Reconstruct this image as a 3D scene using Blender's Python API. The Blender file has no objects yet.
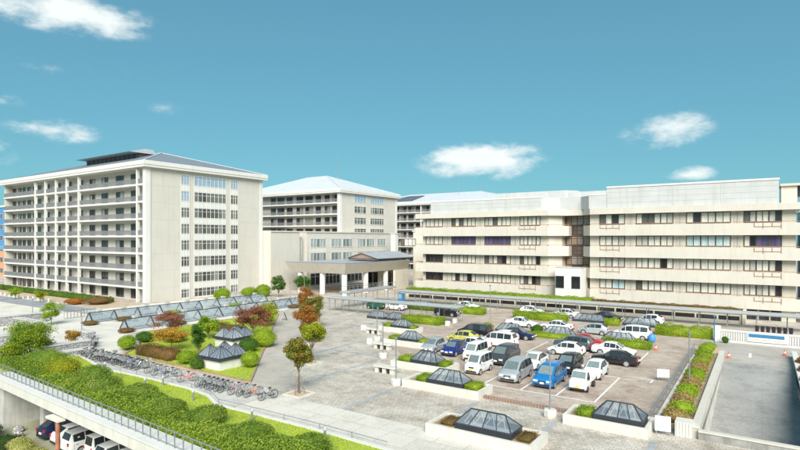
import bpy, bmesh, math, random
import numpy as np
from mathutils import Vector, Matrix
random.seed(7); NP = np.random.default_rng(11)
R = math.radians
SC = bpy.context.scene
COL = SC.collection

# ------------------------------------------------------------------ camera
F, HZ, H = 537.0, 239.0, 12.5                    # focal length (px at 800 wide), horizon row, eye height
S34, C34 = math.sin(R(34)), math.cos(R(34))
cam = bpy.data.cameras.new('camera'); cam.sensor_width = 36; cam.lens = 36 * F / 800
cam.shift_y = (HZ - 225) / 800; cam.clip_start = .5; cam.clip_end = 5000
co = bpy.data.objects.new('camera', cam); COL.objects.link(co)
co.location = (0, 0, H); co.rotation_euler = (R(90), 0, R(34)); SC.camera = co

# ------------------------------------------------------------------ sky, sun, exposure
SUN_EL, SUN_AZ = 37.0, 143.0                     # azimuth: compass from +Y clockwise (sun behind the camera)
world = bpy.data.worlds.new('World'); SC.world = world; world.use_nodes = True
wt = world.node_tree; wt.nodes.clear()
def wn(t, **k):
    n = wt.nodes.new(t)
    for a, b in k.items(): setattr(n, a, b)
    return n
def wmath(op, a, b=None, c=None):
    n = wn('ShaderNodeMath', operation=op)
    for i, v in enumerate((a, b, c)):
        if v is None: continue
        if isinstance(v, (int, float)): n.inputs[i].default_value = v
        else: wt.links.new(v, n.inputs[i])
    return n.outputs[0]
sky = wn('ShaderNodeTexSky', sky_type='NISHITA', sun_disc=False)
sky.sun_elevation = R(SUN_EL); sky.sun_rotation = R(SUN_AZ); sky.air_density = 1.0; sky.dust_density = .6; sky.ozone_density = 1.2; sky.altitude = 50
tint = wn('ShaderNodeMix', data_type='RGBA', blend_type='MULTIPLY'); tint.inputs[0].default_value = 1
tint.inputs[7].default_value = (.51, 1.13, 1.29, 1)
gm = wn('ShaderNodeGamma'); gm.inputs[1].default_value = .45; wt.links.new(sky.outputs[0], gm.inputs[0]); wt.links.new(gm.outputs[0], tint.inputs[6])
tc = wn('ShaderNodeTexCoord')
nz = wn('ShaderNodeTexNoise'); nz.inputs['Scale'].default_value = 14; nz.inputs['Detail'].default_value = 8; nz.inputs['Roughness'].default_value = .62
wt.links.new(tc.outputs['Generated'], nz.inputs['Vector'])
mp = wn('ShaderNodeMapping'); mp.inputs['Scale'].default_value = (1, 1, 2.2)
wt.links.new(tc.outputs['Generated'], mp.inputs[0]); wt.links.new(mp.outputs[0], nz.inputs['Vector'])
def pixdir(px, py):
    xr, z, up = (px - 400) / F, 1.0, (HZ - py) / F
    return Vector((C34 * xr - S34 * z, S34 * xr + C34 * z, up)).normalized()
CL = [(66, 12, 78, 20, 1.25), (54, 131, 42, 13, .8), (46, 70, 24, 8, .4), (165, 110, 34, 10, .28), (0, 98, 22, 14, .4), (0, 148, 22, 18, .6),
      (480, 160, 66, 20, 1.5), (664, 129, 44, 22, 1.0), (691, 175, 24, 10, 1.0), (520, 138, 22, 8, .2), (110, 72, 24, 8, .2),
      (-160, 60, 90, 25, .9), (980, 90, 90, 25, .9), (1150, 30, 60, 16, .7), (-420, 110, 90, 22, .9)]
cover = None
for (px, py, rx, ry, a) in CL:
    d = pixdir(px, py); right = Vector((d.y, -d.x, 0)).normalized(); up = right.cross(d)
    sc = math.sqrt(((px - 400) / F) ** 2 + 1 + ((HZ - py) / F) ** 2)
    def dot(v, k):
        n = wn('ShaderNodeVectorMath', operation='DOT_PRODUCT'); wt.links.new(tc.outputs['Generated'], n.inputs[0]); n.inputs[1].default_value = v * k
        return n.outputs['Value']
    h1 = math.hypot((px - 400) / F, 1)
    u = dot(right, F * h1 ** 2 / sc / rx / 1.15 ); v = dot(up, F * h1 / rx * rx / ry / 1.15 / (sc / h1) )
    q = wmath('ADD', wmath('MULTIPLY', u, u), wmath('MULTIPLY', v, v))
    front = wmath('GREATER_THAN', dot(d, 1.0), 0)
    m = wmath('MULTIPLY', wmath('MAXIMUM', wmath('SUBTRACT', 1.0, wmath('SQRT', q)), 0), front)
    m = wmath('MULTIPLY', m, a)
    cover = m if cover is None else wmath('MAXIMUM', cover, m)
den = wmath('ADD', cover, wmath('MULTIPLY', wmath('SUBTRACT', nz.outputs['Fac'], .5), 2.2))
mask = wn('ShaderNodeMapRange', interpolation_type='SMOOTHSTEP'); mask.inputs[1].default_value = .12; mask.inputs[2].default_value = 1.05
wt.links.new(den, mask.inputs[0])
gate = wn('ShaderNodeMapRange', interpolation_type='SMOOTHSTEP'); gate.inputs[1].default_value = .0; gate.inputs[2].default_value = .35
wt.links.new(cover, gate.inputs[0])
cm = wmath('MULTIPLY', mask.outputs[0], gate.outputs[0])
cloud = wn('ShaderNodeMix', data_type='RGBA'); wt.links.new(cm, cloud.inputs[0])
wt.links.new(tint.outputs[2], cloud.inputs[6]); cloud.inputs[7].default_value = (4.6, 4.9, 4.85, 1)
bg = wn('ShaderNodeBackground'); bg.inputs[1].default_value = .078; out = wn('ShaderNodeOutputWorld')
wt.links.new(cloud.outputs[2], bg.inputs[0]); wt.links.new(bg.outputs[0], out.inputs[0])
sl = bpy.data.lights.new('sun', 'SUN'); sl.energy = 2.6; sl.angle = R(40); sl.color = (1, .95, .87)
so = bpy.data.objects.new('sun', sl); COL.objects.link(so)
sd = Vector((math.sin(R(SUN_AZ)) * math.cos(R(SUN_EL)), math.cos(R(SUN_AZ)) * math.cos(R(SUN_EL)), math.sin(R(SUN_EL))))
so.rotation_euler = sd.to_track_quat('Z', 'Y').to_euler()
SC.view_settings.view_transform = 'Standard'; SC.view_settings.look = 'None'; SC.view_settings.gamma = 1; SC.view_settings.use_curve_mapping = False
SC.view_settings.exposure = 1.42
SC.render.engine = 'CYCLES'; SC.cycles.max_bounces = 6; SC.cycles.transparent_max_bounces = 12

# ------------------------------------------------------------------ pixel helpers (a pixel + the plane it lies on -> a point)
def G(x, y, h=0.0):
    z = F * (H - h) / (y - HZ); xr = (x - 400) / F * z
    return (C34 * xr - S34 * z, S34 * xr + C34 * z)
def gx(px, Y): k = (px - 400) / F; return (k * C34 * Y - S34 * Y) / (C34 + k * S34)
def gy(px, X): k = (px - 400) / F; return (C34 * X + k * S34 * X) / (k * C34 - S34)

# ------------------------------------------------------------------ materials
MAT = {}
def nodes(name):
    m = bpy.data.materials.new(name); m.use_nodes = True; MAT[name] = m
    t = m.node_tree; return m, t, t.nodes['Principled BSDF']
def mixc(t, fac, a, b, mode='MIX'):
    n = t.nodes.new('ShaderNodeMix'); n.data_type = 'RGBA'; n.blend_type = mode
    for i, v in ((0, fac), (6, a), (7, b)):
        if isinstance(v, (int, float)): n.inputs[i].default_value = v
        elif isinstance(v, tuple): n.inputs[i].default_value = (*v, 1) if len(v) == 3 else v
        else: t.links.new(v, n.inputs[i])
    return n.outputs[2]
def noise(t, vec, scale, detail=4, rough=.55):
    n = t.nodes.new('ShaderNodeTexNoise'); n.inputs['Scale'].default_value = scale; n.inputs['Detail'].default_value = detail; n.inputs['Roughness'].default_value = rough
    if vec: t.links.new(vec, n.inputs['Vector'])
    return n.outputs['Fac']
def ramp(t, fac, stops, interp='LINEAR'):
    n = t.nodes.new('ShaderNodeValToRGB'); n.color_ramp.interpolation = interp
    e = n.color_ramp.elements
    while len(e) > 1: e.remove(e[-1])
    e[0].position = stops[0][0]; e[0].color = (*stops[0][1], 1)
    for p, c in stops[1:]:
        k = e.new(p); k.color = (*c, 1)
    t.links.new(fac, n.inputs[0]); return n.outputs[0]
def pos(t, scale=None):
    g = t.nodes.new('ShaderNodeNewGeometry')
    if scale is None: return g.outputs['Position']
    m = t.nodes.new('ShaderNodeMapping'); m.inputs['Scale'].default_value = scale; t.links.new(g.outputs['Position'], m.inputs[0]); return m.outputs[0]
def bump(t, b, h, s, d=.02):
    n = t.nodes.new('ShaderNodeBump'); n.inputs['Strength'].default_value = s; n.inputs['Distance'].default_value = d
    t.links.new(h, n.inputs['Height']); t.links.new(n.outputs[0], b.inputs['Normal'])
def M(name, col, var=.12, scale=1.5, rough=.7, bmp=0., bs=30, metal=0., coat=0., spec=.5, streak=0.):
    m, t, b = nodes(name)
    p = pos(t)
    lo = tuple(c * (1 - var) for c in col); hi = tuple(min(1, c * (1 + var)) for c in col)
    n1 = noise(t, p, scale, 6, .6)
    c = ramp(t, n1, [(.3, lo), (.7, hi)])
    if streak:
        n2 = noise(t, pos(t, (1.6, 1.6, .12)), 1.0, 5, .65)
        f = ramp(t, n2, [(.5, (0, 0, 0)), (.75, (1, 1, 1))])
        c2 = tuple(x * (1 - streak) * k for x, k in zip(col, (1, .97, .93)))
        c = mixc(t, f, c, c2)
    t.links.new(c, b.inputs['Base Color'])
    b.inputs['Roughness'].default_value = rough; b.inputs['Metallic'].default_value = metal; b.inputs['Coat Weight'].default_value = coat
    b.inputs['Specular IOR Level'].default_value = spec
    if bmp: bump(t, b, noise(t, p, bs, 4), bmp)
    return m
M('cream', (.545, .51, .445), .05, .35, .8, .15, 12, streak=.11)
M('porch_beige', (.47, .43, .36), .06, .4, .8, .15, 12, streak=.12)
M('screen_concrete', (.47, .475, .47), .07, .5, .85, .2, 10, streak=.14)
M('cream_wall', (.64, .585, .485), .05, .35, .8, .15, 12, streak=.12)
M('white_wall', (.64, .63, .60), .05, .4, .75, .1, 12, streak=.14)
M('tower_wall', (.525, .495, .44), .04, .3, .8, .1, 10, streak=.08)
M('white_trim', (.62, .605, .575), .04, .5, .7, streak=.08)
M('planter_concrete', (.58, .56, .505), .08, 1.2, .8, .3, 20, streak=.16)
M('concrete', (.46, .45, .42), .16, .8, .85, .35, 15, streak=.3)
M('concrete_dark', (.27, .265, .25), .35, 1.2, .9, .4, 14, streak=.5)
M('roof_grey', (.25, .27, .30), .06, .5, .45, metal=.3)
M('roof_mid', (.38, .40, .42), .06, .5, .5, metal=.2)
M('roof_light', (.50, .525, .56), .05, .4, .55)
M('roof_edge', (.10, .11, .13), .1, 1, .5)
M('rail_grey', (.27, .275, .285), .1, 2, .5, metal=.4)
M('rail_red', (.33, .15, .10), .15, 2, .6)
M('frame_brown', (.10, .065, .05), .15, 3, .5)
M('frame_grey', (.45, .46, .46), .1, 3, .5)
M('frame_dark', (.05, .055, .065), .12, 4, .45, metal=.3)
M('steel', (.34, .35, .36), .1, 4, .45, metal=.6)
M('lamp_pole', (.30, .31, .33), .1, 4, .45, metal=.5)
M('gravel_soil', (.30, .22, .15), .3, 3, .95, .5, 30)
M('dry_soil', (.46, .35, .24), .25, 1.4, .95, .5, 20)
M('bark', (.14, .10, .075), .3, 6, .9, .6, 30)
M('stake', (.22, .17, .12), .2, 6, .9)
M('paint_white', (.74, .73, .70), .1, 3, .7)
M('black_rubber', (.02, .02, .022), .2, 8, .8)
M('rim', (.42, .43, .44), .08, 6, .35, metal=.4)
M('black_plastic', (.025, .025, .028), .1, 8, .5)
M('head_lamp', (.72, .74, .76), .06, 10, .12)
M('tail_lamp', (.42, .02, .02), .1, 10, .15)
M('plate', (.75, .75, .72), .02, 10, .4)
M('plate_yellow', (.75, .58, .05), .02, 10, .4)
M('chrome', (.6, .6, .62), .05, 8, .2, metal=.9)
M('cone_orange', (.72, .13, .05), .1, 6, .55)
M('rust_post', (.33, .13, .08), .25, 3, .8, .3)
M('blue_sheet', (.03, .16, .33), .08, 2, .6)
M('blue_bag', (.05, .25, .60), .1, 4, .6)
M('orange_print', (.75, .40, .18), .05, 2, .7)
M('sign_white', (.82, .82, .80), .03, 2, .5)
M('stone_cap', (.50, .48, .46), .15, 2, .85, .4)
M('board_black', (.03, .03, .035), .1, 4, .4)
M('louvre_dark', (.06, .065, .075), .1, 1, .5)
M('blue_clad', (.08, .24, .45), .06, 1, .5)
M('orange_brick', (.55, .28, .15), .12, 1, .8)
M('brown_gable', (.32, .20, .15), .1, 1, .7)
M('green_tarp', (.012, .09, .05), .1, 3, .5)
M('canopy_sheet', (.42, .43, .43), .08, .6, .5, metal=.1)
M('flower_red', (.45, .12, .06), .3, 5, .8)
M('basket_wire', (.40, .40, .41), .1, 6, .5, metal=.5)

def paint(name, col, metal=.0, rough=.28):
    m, t, b = nodes(name); b.inputs['Base Color'].default_value = (*col, 1); b.inputs['Metallic'].default_value = metal
    n = noise(t, pos(t), 2.5, 4); rr = t.nodes.new('ShaderNodeMapRange'); rr.inputs[3].default_value = rough * .8; rr.inputs[4].default_value = rough * 1.5
    t.links.new(n, rr.inputs[0]); t.links.new(rr.outputs[0], b.inputs['Roughness'])
    b.inputs['Coat Weight'].default_value = .6; b.inputs['Coat Roughness'].default_value = .08
    return m
paint('car_white', (.76, .76, .75)); paint('car_silver', (.52, .54, .55), .5, .35); paint('car_black', (.012, .012, .014)); paint('car_grey', (.07, .075, .08), .4)
paint('car_navy', (.012, .022, .07), .2); paint('car_indigo', (.015, .03, .19), .2); paint('car_blue', (.015, .20, .52), .3); paint('car_red', (.42, .015, .02), .1); paint('car_yellow', (.58, .53, .10), .2)
paint('car_greenblue', (.09, .13, .14), .4); paint('bike_silver', (.5, .5, .52), .7); paint('bike_red', (.5, .03, .03)); paint('bike_orange', (.6, .22, .1)); paint('bike_blue', (.08, .14, .3)); paint('bike_black', (.02, .02, .022)); paint('bike_white', (.7, .7, .7)); paint('bike_pink', (.6, .25, .25))
paint('moto_dark', (.02, .012, .014)); paint('car_champagne', (.42, .42, .38), .5, .35)

def glass(name, stops, rough=.06):
    m, t, b = nodes(name)
    oi = t.nodes.new('ShaderNodeObjectInfo')
    c = ramp(t, oi.outputs['Random'], stops, 'CONSTANT')
    n = noise(t, pos(t, (3, 3, .4)), 2.0, 3)
    c = mixc(t, ramp(t, n, [(.35, (0, 0, 0)), (.65, (1, 1, 1))]), c, mixc(t, .75, (0, 0, 0), c))
    t.links.new(c, b.inputs['Base Color']); b.inputs['Roughness'].default_value = rough; b.inputs['Specular IOR Level'].default_value = .5
    return m
glass('glass_tower', [(0, (.03, .032, .036)), (.4, (.06, .062, .06)), (.66, (.34, .33, .29)), (.82, (.045, .045, .05))])
glass('glass_tower_end', [(0, (.10, .105, .10)), (.4, (.16, .165, .145)), (.7, (.26, .27, .24)), (.85, (.07, .065, .06))])
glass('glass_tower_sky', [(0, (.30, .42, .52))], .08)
glass('glass_blind', [(0, (.72, .70, .61)), (.35, (.80, .77, .67)), (.70, (.14, .13, .12)), (.77, (.56, .55, .50)), (.86, (.76, .73, .63))])
glass('glass_purple', [(0, (.15, .11, .24)), (.5, (.11, .085, .18))]); glass('glass_teal', [(0, (.55, .70, .72)), (.5, (.62, .72, .72))])
glass('glass_stair', [(0, (.14, .10, .095)), (.5, (.22, .16, .14))]); glass('glass_stair_pale', [(0, (.40, .34, .30)), (.6, (.42, .28, .18))])  # stair panes in two brown tones, one paler
glass('glass_dark', [(0, (.02, .022, .025)), (.5, (.045, .045, .05))])
glass('glass_low', [(0, (.30, .36, .36)), (.5, (.18, .21, .21)), (.8, (.38, .42, .40))])
glass('car_glass', [(0, (.03, .035, .04)), (.5, (.06, .07, .075))], .04); glass('car_windscreen', [(0, (.20, .25, .25)), (.5, (.14, .18, .18))], .05)
# skylight glass: thin grey-blue panes one can partly see through
m, t, b = nodes('skylight_glass')
oi = t.nodes.new('ShaderNodeObjectInfo'); cc = ramp(t, oi.outputs['Random'], [(0, (.26, .31, .36)), (.3, (.33, .38, .42)), (.7, (.42, .46, .49))], 'CONSTANT')
t.links.new(cc, b.inputs['Base Color']); b.inputs['Roughness'].default_value = .12
tr = t.nodes.new('ShaderNodeBsdfTransparent'); tr.inputs[0].default_value = (.85, .9, .92, 1); mx = t.nodes.new('ShaderNodeMixShader'); mx.inputs[0].default_value = .62
t.links.new(b.outputs[0], mx.inputs[1]); t.links.new(tr.outputs[0], mx.inputs[2]); t.links.new(mx.outputs[0], t.nodes['Material Output'].inputs[0])

m, t, b = nodes('pyramid_glass')
oi = t.nodes.new('ShaderNodeObjectInfo'); cc = ramp(t, oi.outputs['Random'], [(0, (.22, .26, .31)), (.4, (.30, .34, .39)), (.7, (.38, .42, .46))], 'CONSTANT')
t.links.new(cc, b.inputs['Base Color']); b.inputs['Roughness'].default_value = .15
tr = t.nodes.new('ShaderNodeBsdfTransparent'); mx = t.nodes.new('ShaderNodeMixShader'); mx.inputs[0].default_value = .3
t.links.new(b.outputs[0], mx.inputs[1]); t.links.new(tr.outputs[0], mx.inputs[2]); t.links.new(mx.outputs[0], t.nodes['Material Output'].inputs[0])
def ground_mat(name, a, b_, stain, sscale, brick=None, bmp=.2, rough=.85, mortar=.75, speck=.3):
    m, t, b = nodes(name); p = pos(t)
    c = ramp(t, noise(t, p, .16, 8, .68), [(.35, a), (.65, b_)])
    c = mixc(t, ramp(t, noise(t, p, sscale, 8, .7), [(.48, (0, 0, 0)), (.72, (1, 1, 1))]), c, stain)
    sp = ramp(t, noise(t, p, 9, 3, .7), [(.3, (1 - speck,) * 3), (.7, (1 + speck * .4,) * 3)])
    c = mixc(t, 1.0, c, sp, 'MULTIPLY')
    if brick:
        br = t.nodes.new('ShaderNodeTexBrick'); br.inputs['Scale'].default_value = 1; br.inputs['Brick Width'].default_value = brick[0]; br.inputs['Row Height'].default_value = brick[1]
        br.inputs['Mortar Size'].default_value = brick[2]; br.inputs['Color1'].default_value = (1, 1, 1, 1); br.inputs['Color2'].default_value = (brick[3],) * 3 + (1,); br.inputs['Mortar'].default_value = (mortar,) * 3 + (1,)
        br.inputs['Bias'].default_value = -.2
        t.links.new(p, br.inputs['Vector']); c = mixc(t, 1.0, c, br.outputs[0], 'MULTIPLY')
    t.links.new(c, b.inputs['Base Color']); b.inputs['Roughness'].default_value = rough
    if bmp: bump(t, b, noise(t, p, 22, 5), bmp)
    return m
ground_mat('granite_setts', (.49, .425, .35), (.69, .63, .55), (.33, .27, .21), .5, (.36, .36, .02, .78), mortar=.68, speck=.45)
ground_mat('parking_pavers', (.46, .36, .29), (.61, .505, .42), (.31, .225, .175), .4, (.4, .2, .014, .72), mortar=.7, speck=.4)
ground_mat('asphalt_lane', (.42, .385, .34), (.52, .48, .43), (.30, .27, .24), .25, (.5, .25, .012, .86), mortar=.8)
ground_mat('path_slabs', (.60, .555, .49), (.69, .645, .575), (.49, .45, .39), .45, (2.1, 1.9, .03, .9), mortar=.72, speck=.22)
ground_mat('bike_path', (.54, .515, .47), (.64, .61, .56), (.38, .37, .35), .5, (.6, .6, .015, .9), mortar=.8)
ground_mat('garden_path', (.42, .38, .33), (.52, .47, .41), (.34, .30, .26), .6, None)
ground_mat('strip_slate', (.36, .37, .385), (.47, .475, .49), (.27, .275, .285), .8, (.9, .9, .02, .85))
ground_mat('light_terrace', (.62, .58, .51), (.72, .68, .60), (.50, .465, .40), .35, (2.4, 2.4, .03, .93), mortar=.8, speck=.15)
ground_mat('ramp_concrete', (.31, .305, .29), (.39, .38, .36), (.21, .205, .195), .5, (40, .32, .035, .97), mortar=.8, speck=.25)
ground_mat('asphalt_grey', (.26, .27, .29), (.34, .35, .37), (.20, .21, .22), .4, None)
ground_mat('lower_yard', (.30, .31, .20), (.38, .37, .27), (.20, .21, .13), .4, None)
ground_mat('terrain', (.16, .18, .10), (.24, .24, .15), (.12, .13, .08), .1, None)
ground_mat('brick_walk', (.36, .24, .19), (.44, .31, .25), (.26, .18, .14), .6, (.3, .15, .015, .8))
ground_mat('lawn_earth', (.32, .41, .05), (.40, .48, .07), (.25, .31, .05), .7, None, speck=.4)
# rough stone masonry
m, t, b = nodes('stone_masonry'); p = pos(t, (1, 1, 1.5))
vo = t.nodes.new('ShaderNodeTexVoronoi'); vo.inputs['Scale'].default_value = 3.4; t.links.new(p, vo.inputs['Vector'])
ve = t.nodes.new('ShaderNodeTexVoronoi'); ve.feature = 'DISTANCE_TO_EDGE'; ve.inputs['Scale'].default_value = 3.4; t.links.new(p, ve.inputs['Vector'])
cc = mixc(t, .3, (.27, .245, .255), vo.outputs['Color']); hs = t.nodes.new('ShaderNodeHueSaturation'); hs.inputs['Saturation'].default_value = .16; t.links.new(cc, hs.inputs['Color'])
cc = mixc(t, ramp(t, ve.outputs['Distance'], [(0, (0, 0, 0)), (.06, (1, 1, 1))]), (.14, .13, .13), hs.outputs[0])
t.links.new(cc, b.inputs['Base Color']); b.inputs['Roughness'].default_value = .9; bump(t, b, ramp(t, ve.outputs['Distance'], [(0, (0, 0, 0)), (.15, (1, 1, 1))]), .8, .08)

def leaf(name, cols, ns=.8):
    m, t, b = nodes(name); g = t.nodes.new('ShaderNodeNewGeometry')
    k = len(cols); st = [(i / (k - 1) if k > 1 else 0, c) for i, c in enumerate(cols)]
    n = noise(t, g.outputs['Position'], ns, 3)
    a = t.nodes.new('ShaderNodeMath'); a.operation = 'MULTIPLY_ADD'; a.inputs[1].default_value = .5
    t.links.new(g.outputs['Random Per Island'], a.inputs[0])
    s = t.nodes.new('ShaderNodeMapRange'); s.inputs[1].default_value = .3; s.inputs[2].default_value = .7; s.inputs[3].default_value = 0; s.inputs[4].default_value = .5
    t.links.new(n, s.inputs[0]); t.links.new(s.outputs[0], a.inputs[2])
    c = ramp(t, a.outputs[0], st)
    t.links.new(c, b.inputs['Base Color']); b.inputs['Roughness'].default_value = .55; b.inputs['Specular IOR Level'].default_value = .3
    tl = t.nodes.new('ShaderNodeBsdfTranslucent'); t.links.new(c, tl.inputs[0]); mx = t.nodes.new('ShaderNodeMixShader'); mx.inputs[0].default_value = .35
    t.links.new(b.outputs[0], mx.inputs[1]); t.links.new(tl.outputs[0], mx.inputs[2]); t.links.new(mx.outputs[0], t.nodes['Material Output'].inputs[0])
leaf('leaf_bank', [(.07, .135, .015), (.16, .25, .025), (.25, .345, .035), (.38, .43, .06)], .55)
leaf('leaf_bank_dark', [(.06, .12, .015), (.13, .22, .02), (.23, .31, .04), (.42, .43, .16)], .9)
leaf('leaf_yellowgreen', [(.10, .16, .01), (.24, .29, .015), (.38, .38, .02), (.45, .36, .03)], .7)
leaf('leaf_cloud', [(.07, .14, .012), (.15, .25, .015), (.26, .34, .02), (.42, .36, .03)], .7)
leaf('leaf_hedge', [(.11, .20, .012), (.22, .33, .015), (.32, .42, .025), (.38, .45, .04)], .6)
leaf('leaf_hedge_dark', [(.05, .11, .012), (.10, .19, .02), (.17, .26, .03)], .8)
leaf('leaf_green', [(.03, .08, .012), (.07, .16, .018), (.12, .24, .03)], .9)
leaf('leaf_bright', [(.12, .22, .01), (.24, .36, .015), (.36, .44, .03)], .9)
leaf('leaf_autumn_green', [(.05, .12, .015), (.14, .18, .02), (.27, .20, .03), (.34, .13, .03)], .9)
leaf('leaf_orange', [(.12, .12, .02), (.30, .14, .025), (.42, .16, .03), (.36, .08, .025)], .8)
leaf('leaf_red', [(.14, .055, .035), (.25, .085, .055), (.32, .14, .08), (.30, .20, .08)], .9)
leaf('leaf_gold', [(.22, .17, .02), (.42, .24, .03), (.50, .30, .04), (.40, .16, .03)], .8)
leaf('leaf_olive_red', [(.09, .09, .02), (.16, .13, .03), (.26, .13, .05), (.20, .16, .04)], .8)
leaf('leaf_pale', [(.22, .26, .06), (.42, .42, .12), (.55, .52, .22)], .9)
leaf('leaf_dark', [(.025, .055, .015), (.05, .10, .02), (.09, .14, .04)], .9)
leaf('grass', [(.33, .42, .03), (.42, .51, .04), (.50, .56, .06)], .35)
leaf('dry_grass', [(.26, .16, .06), (.38, .24, .09), (.42, .32, .12), (.22, .26, .05)], 1.2)

# ------------------------------------------------------------------ mesh helpers
class MB:
    def __init__(s): s.v = []; s.f = []
    def add(s, vs, fs):
        n = len(s.v); s.v += [tuple(x) for x in vs]; s.f += [tuple(i + n for i in q) for q in fs]; return s
    def box(s, x0, x1, y0, y1, z0, z1):
        return s.add([(x0, y0, z0), (x1, y0, z0), (x1, y1, z0), (x0, y1, z0), (x0, y0, z1), (x1, y0, z1), (x1, y1, z1), (x0, y1, z1)],
                     [(3, 2, 1, 0), (4, 5, 6, 7), (0, 1, 5, 4), (1, 2, 6, 5), (2, 3, 7, 6), (3, 0, 4, 7)])
    def prism(s, pts, z0, z1):
        a = sum(p[0] * q[1] - q[0] * p[1] for p, q in zip(pts, pts[1:] + pts[:1]))
        if a < 0: pts = pts[::-1]
        n = len(pts)
        return s.add([(x, y, z0) for x, y in pts] + [(x, y, z1) for x, y in pts],
                     [tuple(range(n))[::-1], tuple(range(n, 2 * n))] + [(i, (i + 1) % n, n + (i + 1) % n, n + i) for i in range(n)])
    def wall(s, pl, th, z0, z1):                       # a strip of wall along a polyline, th to its left
        off = []; closed = tuple(pl[0]) == tuple(pl[-1]); k = len(pl)
        for i, p in enumerate(pl):
            p = Vector(p); ns = []
            if i > 0 or closed: d = (p - Vector(pl[i - 1 if i > 0 else k - 2])).normalized(); ns.append(Vector((-d.y, d.x)))
            if i < k - 1 or closed: d = (Vector(pl[i + 1 if i < k - 1 else 1]) - p).normalized(); ns.append(Vector((-d.y, d.x)))
            n = sum(ns, Vector((0, 0))).normalized(); n = n / max(.4, n.dot(ns[0])); off.append(p + n * th)
        for i in range(len(pl) - 1):
            s.prism([tuple(pl[i]), tuple(pl[i + 1]), tuple(off[i + 1]), tuple(off[i])], z0, z1)
        return s
    def bar(s, a, b, w, d=None):
        a, b = Vector(a), Vector(b); d = w if d is None else d; t = (b - a).normalized()
        up = Vector((0, 0, 1)) if abs(t.z) < .95 else Vector((0, 1, 0)); x = t.cross(up).normalized() * w / 2; y = x.cross(t).normalized() * d / 2
        return s.add([a - x - y, a + x - y, a + x + y, a - x + y, b - x - y, b + x - y, b + x + y, b - x + y],
                     [(3, 2, 1, 0), (4, 5, 6, 7), (0, 1, 5, 4), (1, 2, 6, 5), (2, 3, 7, 6), (3, 0, 4, 7)])
    def tube(s, pts, rad, n=8, cap=True):
        rings = []; base = len(s.v); k = len(pts)
        for i, p in enumerate(pts):
            p = Vector(p); a = Vector(pts[max(0, i - 1)]); c = Vector(pts[min(k - 1, i + 1)]); t = (c - a).normalized()
            up = Vector((0, 0, 1)) if abs(t.z) < .9 else Vector((1, 0, 0)); x = t.cross(up).normalized(); y = t.cross(x)
            r = rad[i] if isinstance(rad, (list, tuple)) else rad
            rings.append([p + (x * math.cos(2 * math.pi * j / n) + y * math.sin(2 * math.pi * j / n)) * r for j in range(n)])
        vs = [v for q in rings for v in q]
        fs = [(i * n + j, i * n + (j + 1) % n, (i + 1) * n + (j + 1) % n, (i + 1) * n + j) for i in range(k - 1) for j in range(n)]
        if cap: fs += [tuple(range(n))[::-1], tuple(range((k - 1) * n, k * n))]
        return s.add(vs, fs)
    def lathe(s, prof, c=(0, 0, 0), n=16, axis='z'):
        vs = []; k = len(prof)
        for r, h in prof:
            for j in range(n):
                a = 2 * math.pi * j / n; x, y = r * math.cos(a), r * math.sin(a)
                q = (x, y, h) if axis == 'z' else (x, h, y) if axis == 'y' else (h, x, y)
                vs.append((q[0] + c[0], q[1] + c[1], q[2] + c[2]))
        fs = [(i * n + j, i * n + (j + 1) % n, (i + 1) * n + (j + 1) % n, (i + 1) * n + j) for i in range(k - 1) for j in range(n)]
        fs += [tuple(range(n))[::-1], tuple(range((k - 1) * n, k * n))]
        return s.add(vs, fs)
    def mesh(s, name, mat, smooth=None, fix=True):
        me = bpy.data.meshes.new(name); me.from_pydata(s.v, [], s.f); me.materials.append(MAT[mat])
        if fix:
            bm = bmesh.new(); bm.from_mesh(me); bmesh.ops.recalc_face_normals(bm, faces=bm.faces); bm.to_mesh(me); bm.free()
        if smooth is not None:
            me.shade_smooth(); me.set_sharp_from_angle(angle=R(smooth))
        me.update(); return me
    def build(s, name, mat, parent=None, loc=None, rz=0, smooth=None, fix=True):
        return obj(name, s.mesh(name, mat, smooth, fix), parent, loc, rz)
def obj(name, me, parent=None, loc=None, rz=0):
    o = bpy.data.objects.new(name, me); COL.objects.link(o)
    if parent: o.parent = parent
    if loc is not None: o.location = loc
    if rz: o.rotation_euler = (0, 0, rz)
    return o
def tag(o, label=None, cat=None, group=None, kind=None):
    for k, v in (('label', label), ('category', cat), ('group', group), ('kind', kind)):
        if v: o[k] = v
    return o
def thing(name, label, cat, loc=(0, 0, 0), rz=0, group=None):
    return tag(obj(name, None, None, loc, rz), label, cat, group)
KIDS = {}
def copy_tree(o, parent=None):
    c = o.copy(); COL.objects.link(c); c.parent = parent
    for ch in list(o.children): copy_tree(ch, c)
    return c
def struct(name, mb, mat, loc=None): return tag(mb.build(name, mat, None, loc), kind='structure')
def sheet(name, pts, z, mat):
    a = sum(p[0] * q[1] - q[0] * p[1] for p, q in zip(pts, pts[1:] + pts[:1]))
    if a < 0: pts = pts[::-1]
    mb = MB(); mb.add([(x, y, z) for x, y in pts], [tuple(range(len(pts)))]); return tag(mb.build(name, mat, fix=False), kind='structure')
def rect(x0, x1, y0, y1): return [(x0, y0), (x1, y0), (x1, y1), (x0, y1)]

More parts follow.
